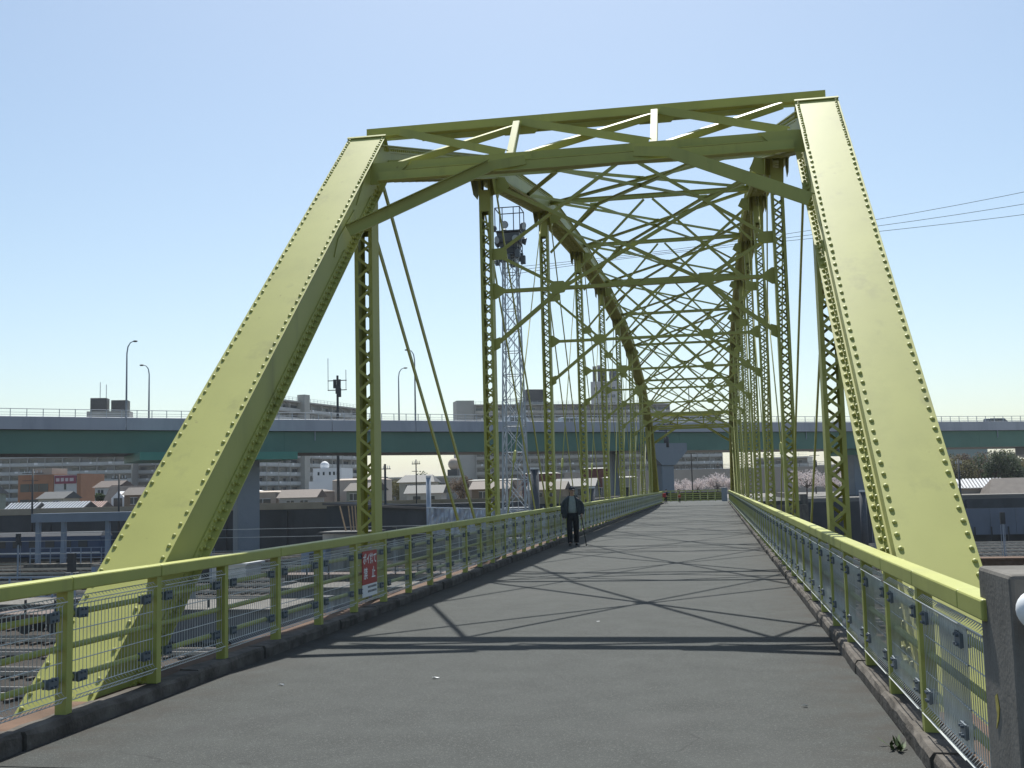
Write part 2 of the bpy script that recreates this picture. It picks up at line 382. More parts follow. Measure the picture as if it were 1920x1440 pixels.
for far in (0, 1):
    sgn = -1 if far else 1
    L0 = Vector((0, YN(0)+.05 if not far else YN(10)+.3, ZB-.18)); U1 = Vector((0, U1Y if not far else YN(9)+.2, UZ[1]))
    d = (U1-L0).normalized(); nn = Vector((0, -d.z*sgn, abs(d.y)))       # outward normal of the cover plate
    if not far: nn = Vector((0, -d.z, d.y))
    else: nn = Vector((0, d.z, -d.y))
    ln = (U1-L0).length
    for nm, X, s in SIDES:
        org = L0+Vector((X, 0, 0))
        pt = lambda t, n_, x: org+d*t+nn*n_+Vector((x, 0, 0))
        cov = MB(); cov.bar(pt(-.3, .275, 0), pt(ln+.40, .275, 0), .64, .018, nn)
        ep = bput('end_post', cov, bevel=.003)
        for x in (-.25, .25):
            w = MB(); w.bar(pt(-.3, 0, x), pt(ln+.38, 0, x), .016, .53, nn)
            w.bar(pt(-.3, -.21, x+math.copysign(.017, x)), pt(ln-.2, -.21, x+math.copysign(.017, x)), .016, .11, nn)
            w.bar(pt(-.3, -.262, x+math.copysign(.055, x)), pt(ln-.2, -.262, x+math.copysign(.055, x)), .10, .014, nn)
            w.bar(pt(-.3, .21, x-math.copysign(.017, x)), pt(ln+.3, .21, x-math.copysign(.017, x)), .016, .11, nn)
            bput('web_plate', w, ep)
        lc = MB()
        for i in range(int(ln/.28)):
            a = -.2 if i % 2 else .2
            lc.bar(pt(.3+i*.28, -.275, a), pt(.3+(i+1)*.28, -.275, -a), .06, .01, nn)
        bput('bottom_lacing', lc, ep, kind='stuff')
        cp = MB(); cp.bar(pt(ln+.409, .16, -.32), pt(ln+.409, .16, .32), .014, .30, nn); cp.bar(pt(ln+.39, .302, -.325), pt(ln+.39, .302, .325), .05, .018, nn)
        bput('cap_angle', cp, ep)
        tops, t = [], .25
        while t < ln+.34:
            tops.append(t); t += .155 if t < ln-1.3 else .085
        rot = Vector((0,0,1)).rotation_difference(nn).to_euler()
        if not far:
            for t in tops:
                if nm == 'R' or True:
                    for x in (-.275, .275):
                        if pt(t, 0, 0).z > -.4: put('rivet', RIVM, None, ep, pt(t+random.uniform(-.007,.007), .2842, x+random.uniform(-.004,.004)), rot).scale = (random.uniform(.88,1.08),)*2+(random.uniform(.75,1.08),)
            rv = MB()
            for x in (-.25, .25):                                            # on the bottom angles and the inner webs
                o = math.copysign(1, x); ts = [.3+i*.14 for i in range(int((ln-.7)/.14))]
                rivets_at(rv, [pt(t, -.2545, x+o*.062) for t in ts], nn)
                rivets_at(rv, [pt(t+.07, -.19, x+o*.0252) for t in ts], (o, 0, 0))
                rivets_at(rv, [pt(t, -.225, x+o*.0252) for t in ts], (o, 0, 0))
                rivets_at(rv, [pt(t, .215, x+o*.0082) for t in ts[::2]], (o, 0, 0))
            put('rivet_rows', rv, PAINT, ep, kind='stuff')
# gussets at the portal joints
def gusset(poly, n, t=.016, parent=None, name='gusset'): return bput(name, MB().plate(poly, n, t), parent)
# top chords
CH = {}
for nm, X, s in SIDES:
    for n in range(1, 9):
        a = Vector((X, yc(n) if n > 1 else U1Y, UZ[n])); b = Vector((X, yc(n+1) if n < 8 else YN(9)+.2, UZ[n+1]))
        d = (b-a).normalized(); nn = Vector((0, -d.z, d.y))
        c = MB(); c.bar(a+nn*.277, b+nn*.277, .64, .018, nn)
        for x in (-.25, .25):
            o = Vector((x, 0, 0)); ox = math.copysign(1, x)
            c.bar(a+o, b+o, .016, .53, nn)
            c.bar(a+o+nn*-.264+Vector((ox*.05,0,0)), b+o+nn*-.264+Vector((ox*.05,0,0)), .10, .014, nn)
            c.bar(a+o+nn*-.21+Vector((ox*.017,0,0)), b+o+nn*-.21+Vector((ox*.017,0,0)), .016, .10, nn)
            c.bar(a+o+nn*.215+Vector((ox*.017,0,0)), b+o+nn*.215+Vector((ox*.017,0,0)), .016, .10, nn)
        o = bput('top_chord', c); CH[nm, n] = o
        lc = MB(); L = (b-a).length; p = .26
        for i in range(int((L-.8)/p)):
            for q in (-1, 1):
                e = .22*(q if i % 2 else -q)
                lc.bar(a+d*(.4+i*p)+nn*(-.276-.006*(q+1))+Vector((e,0,0)), a+d*(.4+(i+1)*p)+nn*(-.276-.006*(q+1))+Vector((-e,0,0)), .055, .009, nn)
        bput('lacing', lc, o, kind='stuff')
        rv = MB()
        if n <= 3:
            for t in [.25+i*.13 for i in range(int((L-.4)/.13))]:
                rivets_at(rv, [a+d*t+nn*.215+Vector((s*.2755,0,0)), a+d*t+nn*-.21+Vector((s*.2755,0,0))], (s,0,0))
            for r in range(3):
                for q in range(5): rivets_at(rv, [b-d*(.12+.09*r)+nn*(-.14+.07*q)+Vector((s*.2595,0,0))], (s,0,0))
            bput('rivet_rows', rv, o, kind='stuff')
        # splice and gusset plates at the node
        if n < 8:
            for x in (-.27, .27):
                p0 = b+Vector((x,0,0))
                bput('gusset', MB().plate([p0+Vector((0,-.62,-.36)), p0+Vector((0,-.24,-.72)), p0+Vector((0,.24,-.72)), p0+Vector((0,.62,-.30)), p0+Vector((0,.62,-.1)), p0+Vector((0,-.62,-.1))], (1,0,0), .012), o)
# bottom chords and floor beams
for nm, X, s in SIDES:
    for n in range(0, 10):
        c = MB()
        for x in (-.2, .2): c.box((X+x-.01, YN(n)+.05, ZB-.25), (X+x+.01, YN(n+1)+.05 if n < 9 else YN(10)+.3, ZB+.25))
        for z in (-.25, .25): c.box((X-.27, YN(n)+.06, ZB+z-.008), (X+.27, YN(n+1)+.04, ZB+z+.008))
        bput('bottom_chord', c)
for n in range(1, 10):
    bput('floor_beam', MB().box((XL+.3, YN(n)+.1, -1.3), (XR-.3, YN(n)+.13, -.36)).box((XL+.3, YN(n), -1.32), (XR-.3, YN(n)+.23, -1.3)))
for x in (-4.2, -2.6, -1.0, .6):
    bput('stringer', MB().box((x-.1, 7, -.75), (x+.1, YEND, -.36)))
# web diagonals (paired flat bars) and counter rods with turnbuckles
for nm, X, s in SIDES:
    for k in range(1, 9):
        a, b = (k, k+1) if k <= 4 else (k+1, k)
        A = Vector((X, yc(a) if a > 1 else U1Y+.1, UZ[a]-.05)); B = Vector((X, yc(b), ZB))
        for x in (-.19, .19):
            bput('diagonal_bar', MB().bar(A+Vector((x,0,0)), B+Vector((x,0,0)), .03, .095, (0,1,1)))
        if 2 <= k <= 7:
            A = Vector((X, yc(b), UZ[b])); B = Vector((X, yc(a), ZB)); d = (B-A).normalized()
            rod = bput('counter_rod', MB().tube([A, B], .017, 6), smooth=True)
            t = (A.z-2.6)/(A.z-B.z); c = A.lerp(B, t)
            bput('turnbuckle', MB().tube([c-d*.22, c-d*.16, c+d*.16, c+d*.22], [.02, .045, .045, .02], 8), rod)
        else:
            A = Vector((X, yc(b), UZ[b]))

# the portals: two struts, three panels of crossed angles, knee braces, in the plane of the end posts
def portal(far):
    if not far: P = lambda f, z: Vector((XL+(XR-XL)*f, U1Y-.25+(z-UZ[1])*1.05, z)); fw = Vector((0,-1,0))
    else: P = lambda f, z: Vector((XL+(XR-XL)*f, YN(9)+.45-(z-UZ[1])*1.05, z)); fw = Vector((0,1,0))
    root = bput('portal_frame', MB().bar(P(-.03, 7.755)-fw*.25, P(1.03, 7.755)-fw*.25, .016, .23, (0,0,1)))
    ext = Vector((0,0,0))
    b = MB(); b.bar(P(-.03, 7.875)-fw*.33, P(1.03, 7.875)-fw*.33, .17, .014); b.bar(P(-.0, 7.64)-fw*.17, P(1.0, 7.64)-fw*.17, .16, .014)
    b.bar(P(.11, 7.60)-fw*.33, P(.89, 7.60)-fw*.33, .014, .09)
    bput('top_strut_flange', b, root)
    l = MB(); l.bar(P(.035, 6.775)+fw*.02, P(.965, 6.775)+fw*.02, .016, .14); l.bar(P(.12, 6.70)-fw*.02, P(.88, 6.70)-fw*.02, .10, .012); l.bar(P(.035, 6.85)-fw*.07, P(.965, 6.85)-fw*.07, .19, .014)
    l.bar(P(.06, 6.592)-fw*.05, P(.94, 6.592)-fw*.05, .016, .16); l.bar(P(.06, 6.51)-fw*.1, P(.94, 6.51)-fw*.1, .15, .014)
    bput('lower_strut', l, root)
    V3 = lambda p, y: Vector((p.x, y, p.z))
    Yt = (P(0, 7.6)-fw*.24).y; Yl = (P(0, 6.76)+fw*.033).y
    for f in (.345, .655):
        v = MB(); v.bar(P(f, 6.86)+fw*.0, P(f, 7.62)+fw*.10, .10, .014, fw); v.bar(P(f, 6.86), P(f, 7.62)+fw*.10, .014, .12, fw, (.05, -.06))
        bput('portal_vertical', v, root)
        bput('gusset', MB().plate([V3(P(f-.055, 7.66), Yt), V3(P(f+.055, 7.66), Yt), V3(P(f+.035, 7.50), Yt), V3(P(f-.035, 7.50), Yt)], fw, .012), root)
        bput('gusset', MB().plate([V3(P(f-.05, 6.84), Yl), V3(P(f+.05, 6.84), Yl), V3(P(f+.055, 6.60), Yl), V3(P(f-.055, 6.60), Yl)], fw, .012), root)
    fs = (.06, .345, .655, .94)
    for i in range(3):
        for up in (0, 1):
            a = P(fs[i]+.01, 6.87 if up else 7.62); c = P(fs[i+1]-.01, 7.62 if up else 6.87)
            off = fw*(.05 if not up else -.09)
            npl = Vector((0, -.45*(1 if not far else -1), .89))
            x = MB()
            if up: x.bar(a+off, c+off, .10, .012, npl); x.bar(a+off, c+off, .012, .09, npl, (.05, -.05))
            else: x.bar(a+off, c+off, .012, .12, (0,0,1)); x.bar(a+off, c+off, .08, .012, (0,0,1), (-.04 if not far else .04, .06))
            bput('portal_diagonal', x, root)
    for q in (0, 1):
        f = lambda t: t if not q else 1-t
        a = P(f(.05), 5.45)+fw*.02; c = P(f(.31), 6.60)+fw*.06; e = P(f(.385), 6.68)+fw*.06
        kx = MB(); kx.bar(a, c, .014, .165, (0,0,1)); kx.bar(a, c, .10, .012, (0,0,1), ((.05 if not far else -.05), .085)); kx.bar(a, c, .10, .012, (0,0,1), ((.05 if not far else -.05), -.085))
        kx.bar(c, e, .014, .15, (0,0,1))
        bput('knee_brace', kx, root)
        X = XL+.262 if not q else XR-.262; s = 1 if not q else -1
        g = lambda yy, z: Vector((X+s*.005, P(0, z).y+yy*(1 if not far else -1), z))
        bput('gusset', MB().plate([g(.0, 7.5), g(.55, 7.3), g(.6, 6.5), g(.05, 6.0), g(-.1, 6.5)], (1,0,0), .012), root)
        bput('gusset', MB().plate([g(.05, 5.9), g(.42, 5.7), g(.42, 5.3), g(.1, 5.0), g(-.05, 5.3)], (1,0,0), .012), root)
        h = P(f(.04), 6.6)
        bput('gusset', MB().plate([V3(P(f(a_), z_), Yl+.008*(-1 if not far else 1)) for a_, z_ in ((.035,6.84),(.13,6.84),(.11,6.70),(.055,6.50),(.035,6.50))], fw, .012), root)
portal(0); portal(1)

# sway frames between the posts and the diamond lattice between the top chords
WD = XR-XL
def fx(f): return XL+WD*f
for n in range(2, 9):
    y = yc(n); zt = UZ[n]-.55; zs = 6.62; zm = zs+.36*(zt-zs)
    p = lambda f, z: Vector((fx(f), y, z))
    st = MB(); st.bar(p(.03, UZ[n]+.12), p(.97, UZ[n]+.12), .14, .012); st.bar(p(.03, UZ[n]+.05), p(.97, UZ[n]+.05), .012, .13); st.bar(p(.03, UZ[n]-.02), p(.97, UZ[n]-.02), .12, .012)
    top = bput('top_strut', st)
    sw = MB(); sw.bar(p(.02, zs), p(.98, zs), .13, .085)
    f0 = bput('sway_strut', sw)
    def mem(a, b, w=.075, h=.06, nm='sway_brace'): bput(nm, MB().bar(a, b, h, w, (0,0,1)), f0)
    e = lambda q, v: v if not q else 1-v
    for q in (0, 1):
        mem(p(e(q,.02), zs-1.36), p(e(q,.255), zs-.03), .10, .07, 'knee_brace')
        o = Vector((0, .04 if q else -.05, 0))
        mem(p(e(q,.03), zt+.1)+o, p(e(q,.73), zs+.05)+o, .085)
        mem(p(e(q,.03), zm)+o*.5, p(e(q,.25), zs+.06)+o*.5)
        mem(p(e(q,.03), zm)-o*.5, p(e(q,.48), UZ[n]-.06)-o*.5)
        if n >= 3: mem(p(e(q,.25), UZ[n]-.08)+o*.3, p(e(q,.03), (zt+zm)/2+.2)+o*.3)
        pl = lambda poly: bput('gusset', MB().plate([p(e(q,a), z)+Vector((0,-.06,0)) for a, z in poly], (0,1,0), .012), f0)
        pl([(.02, zm+.14), (.06, zm+.14), (.072, zm+.06), (.072, zm-.08), (.058, zm-.15), (.02, zm-.15)])
        pl([(.02, zs+.2), (.03, zs+.2), (.062, zs+.05), (.062, zs-.05), (.03, zs-.2), (.02, zs-.2)])
        pl([(.228, zs+.17), (.268, zs+.17), (.285, zs+.04), (.27, zs-.12), (.232, zs-.16), (.215, zs-.02)])
        pl([(.02, zs-1.2), (.042, zs-1.15), (.042, zs-1.42), (.02, zs-1.5)])
        pl([(.02, UZ[n]-.25), (.07, UZ[n]-.28), (.088, zt+.02), (.06, zt-.12), (.02, zt-.18)])
        pl([(.225, UZ[n]-.07), (.275, UZ[n]-.07), (.265, UZ[n]-.26), (.235, UZ[n]-.26)])
for n in range(1, 9):
    ya, yb, za, zb = (yc(n) if n > 1 else U1Y+.3), (yc(n+1) if n < 8 else YN(9)-.1), UZ[n], UZ[n+1]
    p = lambda f, t, o=0: Vector((fx(f), ya+(yb-ya)*t, za+(zb-za)*t+o))
    def br(a, b, w=.075, h=.05): bput('lateral_brace', MB().bar(a, b, w, .014, (0,0,1)).bar(a, b, .014, .085, (0,0,1), (.036, -.045)))
    br(p(.035, .01, .12), p(.965, .99, .12)); br(p(.965, .01, .05), p(.035, .99, .05))
    bput('gusset', MB().plate([p(.48, .485, .1), p(.52, .485, .1), p(.52, .515, .1), p(.48, .515, .1)], (0,0,1), .012))
    for f in (.25, .75):
        br(p(f, .01, -.12), p(.5, .5, -.12), .06, .05); br(p(.5, .5, -.12), p(f, .99, -.12), .06, .05)
        g = .035 if f < .5 else .965
        br(p(f, .01, -.16), p(g, .5, -.16), .06, .05); br(p(g, .5, -.16), p(f, .99, -.16), .06, .05)
    bput('gusset', MB().plate([p(.478, .485, -.09), p(.522, .485, -.09), p(.522, .515, -.09), p(.478, .515, -.09)], (0,0,1), .012))

# ------------------------------------------------------------------ railings
def mesh_panel(sg):
    """welded wire panel with folded top and bottom; local y along the bridge, x towards the deck (sg)"""
    mb = MB(); L = RS-.13; y0 = .005
    k = int(L/.05); r = .0037
    prof = [(0, .985), (.035, .955), (0, .925), (0, .285), (.035, .25), (0, .215)]
    for i in range(k+1):
        y = y0+i*L/k; mb.tube([(sg*x, y, z) for x, z in prof], r, 4, False)
    for x, z in [(0,.988),(.04,.955),(0,.922),(0,.735),(0,.505),(0,.288),(.04,.25),(0,.212)]:
        mb.tube([(sg*x+.004, y0, z), (sg*x+.004, y0+L, z)], .0043, 4, False)
    return mb
def railing(name, label, xf, sg, ybase, i0, i1, ystart, sign_panel=None):
    root = tag(empty(name, (xf-sg*.05, ystart, 0)), label, 'railing'); O = wloc(root)
    pm = MB(); pm.box((-.042,-.04,.0), (.05,.04,.93)) if sg > 0 else pm.box((-.05,-.04,.0), (.042,.04,.93)); pass
    pm = shared(pm, 'post', PAINT2); wm = shared(mesh_panel(sg), 'wire_panel', GALV)
    cm = MB(); cm.box((-.005,-.062,-.040), (.006,.062,.040)); cm.box((-.05,-.062,-.036), (-.005,-.052,.036)); cm.box((-.05,.052,-.036), (-.005,.062,.036))
    for y_ in (-.022, .022): cm.tube([(.0, y_, .025), (.022, y_, .025)], .009, 6); cm.tube([(.0, y_, -.025), (.022, y_, -.025)], .009, 6)
    for z_ in (-.045, .045):
        pass
    cm = shared(cm, 'clip', CLIP)
    for i in range(i0, i1+1):
        y = ybase+i*RS-.05
        if not (sg < 0 and i < 0): put('post', pm, None, root, Vector((xf-sg*.05, y, .12+dz(y)))-O)
        if i < i1:
            put('wire_panel', wm, None, root, Vector((xf-sg*.024, y+.06, dz(y)))-O, (R_(.195), 0, 0))
            for z in (.857, .377):
                for q in (.19, RS-.19):
                    put('clip', cm, None, root, Vector((xf-sg*.010, y+q, z+dz(y+q)))-O, (random.uniform(-.05,.05),0,random.uniform(-.03,.03)) if sg > 0 else (random.uniform(-.05,.05),0,math.pi+random.uniform(-.03,.03)))
    if sg < 0: put('wire_panel', wm, None, root, Vector((xf-sg*.032, 5.70, 0))-O)
    ye = ybase+i1*RS; step = 2
    for z in (.857, .611, .377):
        put('pipe_rail', MB().tube([Vector((xf-sg*.062, ystart, z+dz(ystart)))-O, Vector((xf-sg*.062, 10, z))-O, Vector((xf-sg*.062, ye, z+dz(ye)))-O], .024, 10), PAINT2, root, smooth=True)
    cuts = [ystart]+[ybase+i*RS-.05 for i in range(i0, i1, 1) if i in (-1, 0, 1) or (i > 1 and i % 3 == 0)]+[ye]
    cuts = sorted(c for c in cuts if c >= ystart)
    for a, b in zip(cuts, cuts[1:]):
        if b-a < .2: continue
        c = MB().bar(Vector((xf-sg*.045, a+.004, 1.088+dz(a)))-O, Vector((xf-sg*.045, b-.004, 1.088+dz(b)))-O, .135, .105)
        put('top_rail', c, PAINT2, root, bevel=.012)
    return root
railing('left_railing'.replace('left_', 'bridge_'), 'yellow-green railing with wire mesh carrying the red notice, beside the walking man', XLR, 1, 7.7224, -1, 71, 4.9)
railing('bridge_railing', 'yellow-green railing with wire mesh starting at the stained concrete pillar', XRR, -1, 7.5495, -1, 71, 5.6)

# ------------------------------------------------------------------ walls of the cutting and the tracks
def wall(label, x0, x1, y, ztop, ribs, cap=None, fence=False):
    r = tag(empty('retaining_wall', ((x0+x1)/2, y, -6)), label, 'wall'); O = wloc(r)
    put('wall_face', MB().box(Vector((x0, y, -6.3))-O, Vector((x1, y+.8, ztop))-O), RWALL, r)
    rm = shared(MB().box((-.35,-.3,0), (.35,-.004,6+ztop-.25)), 'buttress', RWALL)
    x = x0+2
    while x < x1:
        put('buttress', rm, None, r, Vector((x, y, -6))-O); x += ribs
    if cap: put('parapet', MB().box(Vector((x0, y-.12, ztop+.003))-O, Vector((x1, y+.5, cap))-O), TANP, r)
    if fence:
        f = MB(); x = x0
        while x < x1: f.box(Vector((x, y+.15, cap or ztop))-O, Vector((x+.06, y+.21, (cap or ztop)+1.1))-O); x += .9
        for z in (.5, 1.1): f.box(Vector((x0, y+.16, (cap or ztop)+z))-O, Vector((x1, y+.2, (cap or ztop)+z+.05))-O)
        put('fence', f, DARK, r, kind='stuff')
    return r
wall('long dark retaining wall with tan parapet beyond the yard, left of the bridge', -230, -12, 149.2, .05, 9.3, 1.0)
wall('dark blue-grey retaining wall behind the tracks, right of the bridge', 8, 230, 149.2, -.5, 11.0)
rw = tag(struct('abutment_wall', MB().box((-12.4,105.9,-6.4), (8.4,106.8,-.05)).box((-12.6,106.8,-6.4), (-11.9,149.0,.9)).box((7.9,106.8,-6.4), (8.6,149.0,.9)), CONC))
sm = MB(); k = 0
for i in range(330): sm.box((-170+i*.8, -1.25, 0), (-170+i*.8+.22, 1.25, .12))
sm = shared(sm, 'sleepers', SLEEP)
rlm = MB()
for y in (-.62, .62): rlm.box((-170, y-.035, .12), (95, y+.035, .30))
rmesh = shared(MB().box((-170,-.038,.12), (95,.038,.30)), 'running_rail', RAIL)
for k, y in enumerate([19,24,30,35,41,46,52,57,63,68,74,80,86,92,97.5,104,109.5,115.5,121,127,132.5,138,143.5]):
    t = empty('railway_track', (0, y, -5.995), R_(1.1 if y < 110 else .5)); t['kind'] = 'structure'
    put('sleepers', sm, None, t, kind='stuff')
    for q in (-.62, .62): put('running_rail', rmesh, None, t, (0, q, 0))
# low platform edge between the tracks, right of the bridge
tag(put('platform_edge', MB().box((-26,-.9,0), (26,.9,1.05)).box((-26,-1.05,1.05), (26,1.0,1.2)), RUST, None, (42, 100.6, -6.0), bevel=.02), 'low brown platform edge among the tracks right of the bridge', 'platform')
# overhead-line poles and cabinets in the yard
def yard_pole(label, x, y, h, arm=1.6, m=DARK, r=.16):
    t = tag(empty('catenary_pole', (x, y, -6)), label, 'pole', 'poles standing in the rail yard')
    put('mast', MB().tube([(0,0,0),(0,0,h)], [r, r*.8], 10), m, t, smooth=True)
    put('bracket', MB().bar((-arm,0,h-.6), (arm,0,h-.6), .08, .1).bar((-arm,0,h-1.6), (arm*.5,0,h-1.6), .06, .08), m, t)
    for q in (-.8, -.3, .4, .8): put('insulator', MB().tube([(arm*q,0,h-.55),(arm*q,0,h-.2)], [.05,.03], 6), WHITE, t)
    return t
yard_pole('dark pole with crossarms in front of the orange building', -92.5, 137, 12.5)
yard_pole('thin dark pole between the orange building and the dormer house', -83, 143, 11.6, 1.2)
yard_pole('dark pole left of the bronze trees, behind the first left post', -39.2, 128, 11.5, .7)
yard_pole('thin pole rising among the mid-distance trees', -40, 145, 12.5, .6, r=.1)
yard_pole('slim pole behind the tracks at the far right', 29.5, 142, 10.5, .4)
# overhead feeder wires across the yard on the left
for j, (lab, zz) in enumerate((('upper bright feeder wire strung over the yard left of the bridge', 0), ('middle feeder wire strung over the yard left of the bridge', -.9), ('lowest feeder wire strung over the yard left of the bridge', -2.4))):
    y = 112+j
    tag(put('feeder_wire', MB().tube([(-140+i*12, y-.2*i*.2, -1.6+zz+.0035*((i-5)*1.2)**2) for i in range(11)], .022, 5), GALV), lab, 'wire', 'feeder wires over the yard')

# ------------------------------------------------------------------ the elevated highway
hx = lambda X: 141+.705*(X+25.8)-.00162*(X+25.8)**2
def hp(X, off, z):
    sl_ = .705-2*.00162*(X+25.8); n = Vector((-sl_, 1, 0)).normalized()
    return Vector((X, hx(X), 0))+n*off+Vector((0,0,z))
HW = tag(empty('elevated_highway', (-25.8, 146, 0)), 'elevated highway with grey parapet and teal girders crossing behind the bridge', 'highway'); HO = wloc(HW)
def sweep(xs, sec):
    mb = MB(); k = len(sec)
    for X in xs: mb.v += [tuple(hp(X, o, z)-HO) for o, z in sec]
    for i in range(len(xs)-1):
        for j in range(k): mb.f.append((i*k+j, i*k+(j+1)%k, (i+1)*k+(j+1)%k, (i+1)*k+j))
    mb.f += [tuple(range(k))[::-1], tuple((len(xs)-1)*k+j for j in range(k))]
    return mb
XS = [-135+i*6 for i in range(43)]
def hput(name, mb, m, parent=None, **k): return put(name, mb, m, parent or HW, **k)
joints = [-135, -112, -88, -64.05, -45.4, -36.7, -22, -6.6, 12, 30, 52, 76, 100, 123]
for side, off in ((1, 0), (-1, 11)):
    for a, b in zip(joints, joints[1:]):
        xs = [a+.03+(b-a-.06)*i/4 for i in range(5)]
        hput('parapet', sweep(xs, [(off-.12*side, 9.62), (off-.12*side, 10.98), (off, 11.0), (off+.28*side, 11.0), (off+.28*side, 9.62)] if side > 0 else [(off+.12, 9.62), (off-.28, 9.62), (off-.28, 11.0), (off+.12, 10.98)]), PARAPET)
hput('deck_slab', sweep(XS, [(.15, 9.6), (.15, 9.95), (10.85, 9.95), (10.85, 9.6)]), ROAD2)
for off in (.45, 10.0):
    hput('girder', sweep(XS, [(off, 7.05), (off, 9.58), (off+.5, 9.58), (off+.5, 7.05)]), TEAL)
for k in range(30):
    X = -118+k*7.6; sl_ = .705-.00324*(X+25.8)
    hput('splice_plate', MB().box((-.45,-.03,7.1), (.45,-.003,9.5)), TEAL, loc=hp(X, .45, 0)-HO, rot=(0,0,math.atan(sl_)))
    if k % 4 == 1: hput('drain_pipe', MB().tube([(0,-.12,9.6),(0,-.12,8.7),(.0,-.05,8.5)], .07, 8), STEELGREY, loc=hp(X+2.6, .45, 0)-HO, rot=(0,0,math.atan(sl_)))
hput('underside_shade_panel', sweep(XS, [(.955, 7.055), (.955, 7.2), (9.995, 7.2), (9.995, 7.055)]), DARK)  # near-black colour paints in the shadow band beneath the highway deck
fp = shared(MB().box((-.035,-.035,0), (.035,.035,.86)), 'fence_post', TOWERGREY)
X = -110.
while X < 112:
    sl_ = .705-.00324*(X+25.8)
    hput('fence_post', fp, None, loc=hp(X, .1, 11.0)-HO, rot=(0,0,math.atan(sl_))); X += 1.62*math.cos(math.atan(sl_))
for z, r in ((11.83, .04), (11.45, .02), (11.2, .02)):
    hput('fence_rail', MB().tube([hp(X, .1, z)-HO for X in XS], r, 5), TOWERGREY)
fm = MB(); X = -110.
while X < 112:
    fm.box(hp(X, 10.9, 11.0)-HO, hp(X, 10.95, 11.8)-HO+Vector((.05,0,0))); X += 2.2
fm.tube([hp(X, 10.9, 11.8)-HO for X in XS], .035, 4)
hput('far_fence', fm, TOWERGREY, kind='stuff')
def pier(X, off, w, d, zb, cap, beam, kind=PIER):
    p = hp(X, off, 0)-HO; a = math.atan(.705-.00324*(X+25.8))
    mb = MB(); mb.box((-w/2,-d/2,zb), (w/2,d/2,cap[1]-.002 if cap else 7.0))
    o = hput('pier', mb, kind, loc=p, rot=(0,0,a), bevel=.12)
    if cap:
        c = MB(); L, z0, z1, sl2 = cap[0], cap[1], cap[2], cap[3]
        y0, y1 = -L/2, L/2; WX = d/2+.25
        c.add([(y0,-WX,z1),(y1,-WX,z1),(y1,WX,z1),(y0,WX,z1),(y0,-WX,z0+sl2),(y1,-WX,z0+sl2),(y1,WX,z0+sl2),(y0,WX,z0+sl2),(-w/2-.05,-WX,z0),(w/2+.05,-WX,z0),(w/2+.05,WX,z0),(-w/2-.05,WX,z0)],
              [(0,1,2,3),(5,4,8,9),(7,6,10,11),(4,5,1,0),(6,7,3,2),(5,6,2,1),(7,4,0,3),(6,5,9,10),(4,7,11,8),(11,10,9,8)])
        put('pier_cap', c, kind, o)
    if beam:
        put('crossbeam', MB().box((beam[0],-d/2-4.2,beam[2]), (beam[1],d/2+4.2,7.02)), TEAL2, o)
pier(-53.2, 2.0, 2.6, 2.4, -6, None, (-13.0, 4.6, 6.15))
pier(-7.75, -1.9, 1.9, 2.2, 0, (5.9, 4.9, 7.9, 1.9), None)
pier(-11.0, 5.5, 1.1, 1.6, 0, None, None)
pier(23.55, 4, 2.8, 2.6, 0, None, (-1.8, 2.4, 6.2))
pier(56, 5, 2.4, 2.6, 0, (10, 4.6, 7.02, 1.3), None)
pier(-100, 5, 2.4, 2.6, -6, None, (-2, 3, 6.1))
# lamp posts of the highway
def lamp(label, X, off, h, side):
    p = hp(X, off, 10.9); t = tag(empty('lamp_post', p), label, 'street lamp', 'lamp posts on the elevated highway')
    pts = [(0,0,0),(0,0,h*.72),(0,0,h*.84),(side*.12,0,h*.93),(side*.4,0,h*.98),(side*.8,0,h)]
    put('pole', MB().tube(pts, [.12,.085,.075,.07,.06,.05], 8), STEELGREY, t, smooth=True)
    put('lamp_head', MB().ball((side*1.0,0,h-.02), .3, 10, 6, (1,.55,.36)), DARK, t, smooth=True)
lamp('tall lamp post standing over the two rooftop tanks, arm to the right', -64.0, .35, 8.7, 1)
lamp('shorter lamp post right of the rooftop tanks, arm to the left', -60.65, 10.6, 7.4, -1)
lamp('lamp post left of the paired diagonal bars, arm to the right', -35.35, 10.6, 8.0, 1)
lamp('lamp post crossing behind the upper paired diagonal bar', -36.6, .35, 9.2, -1)
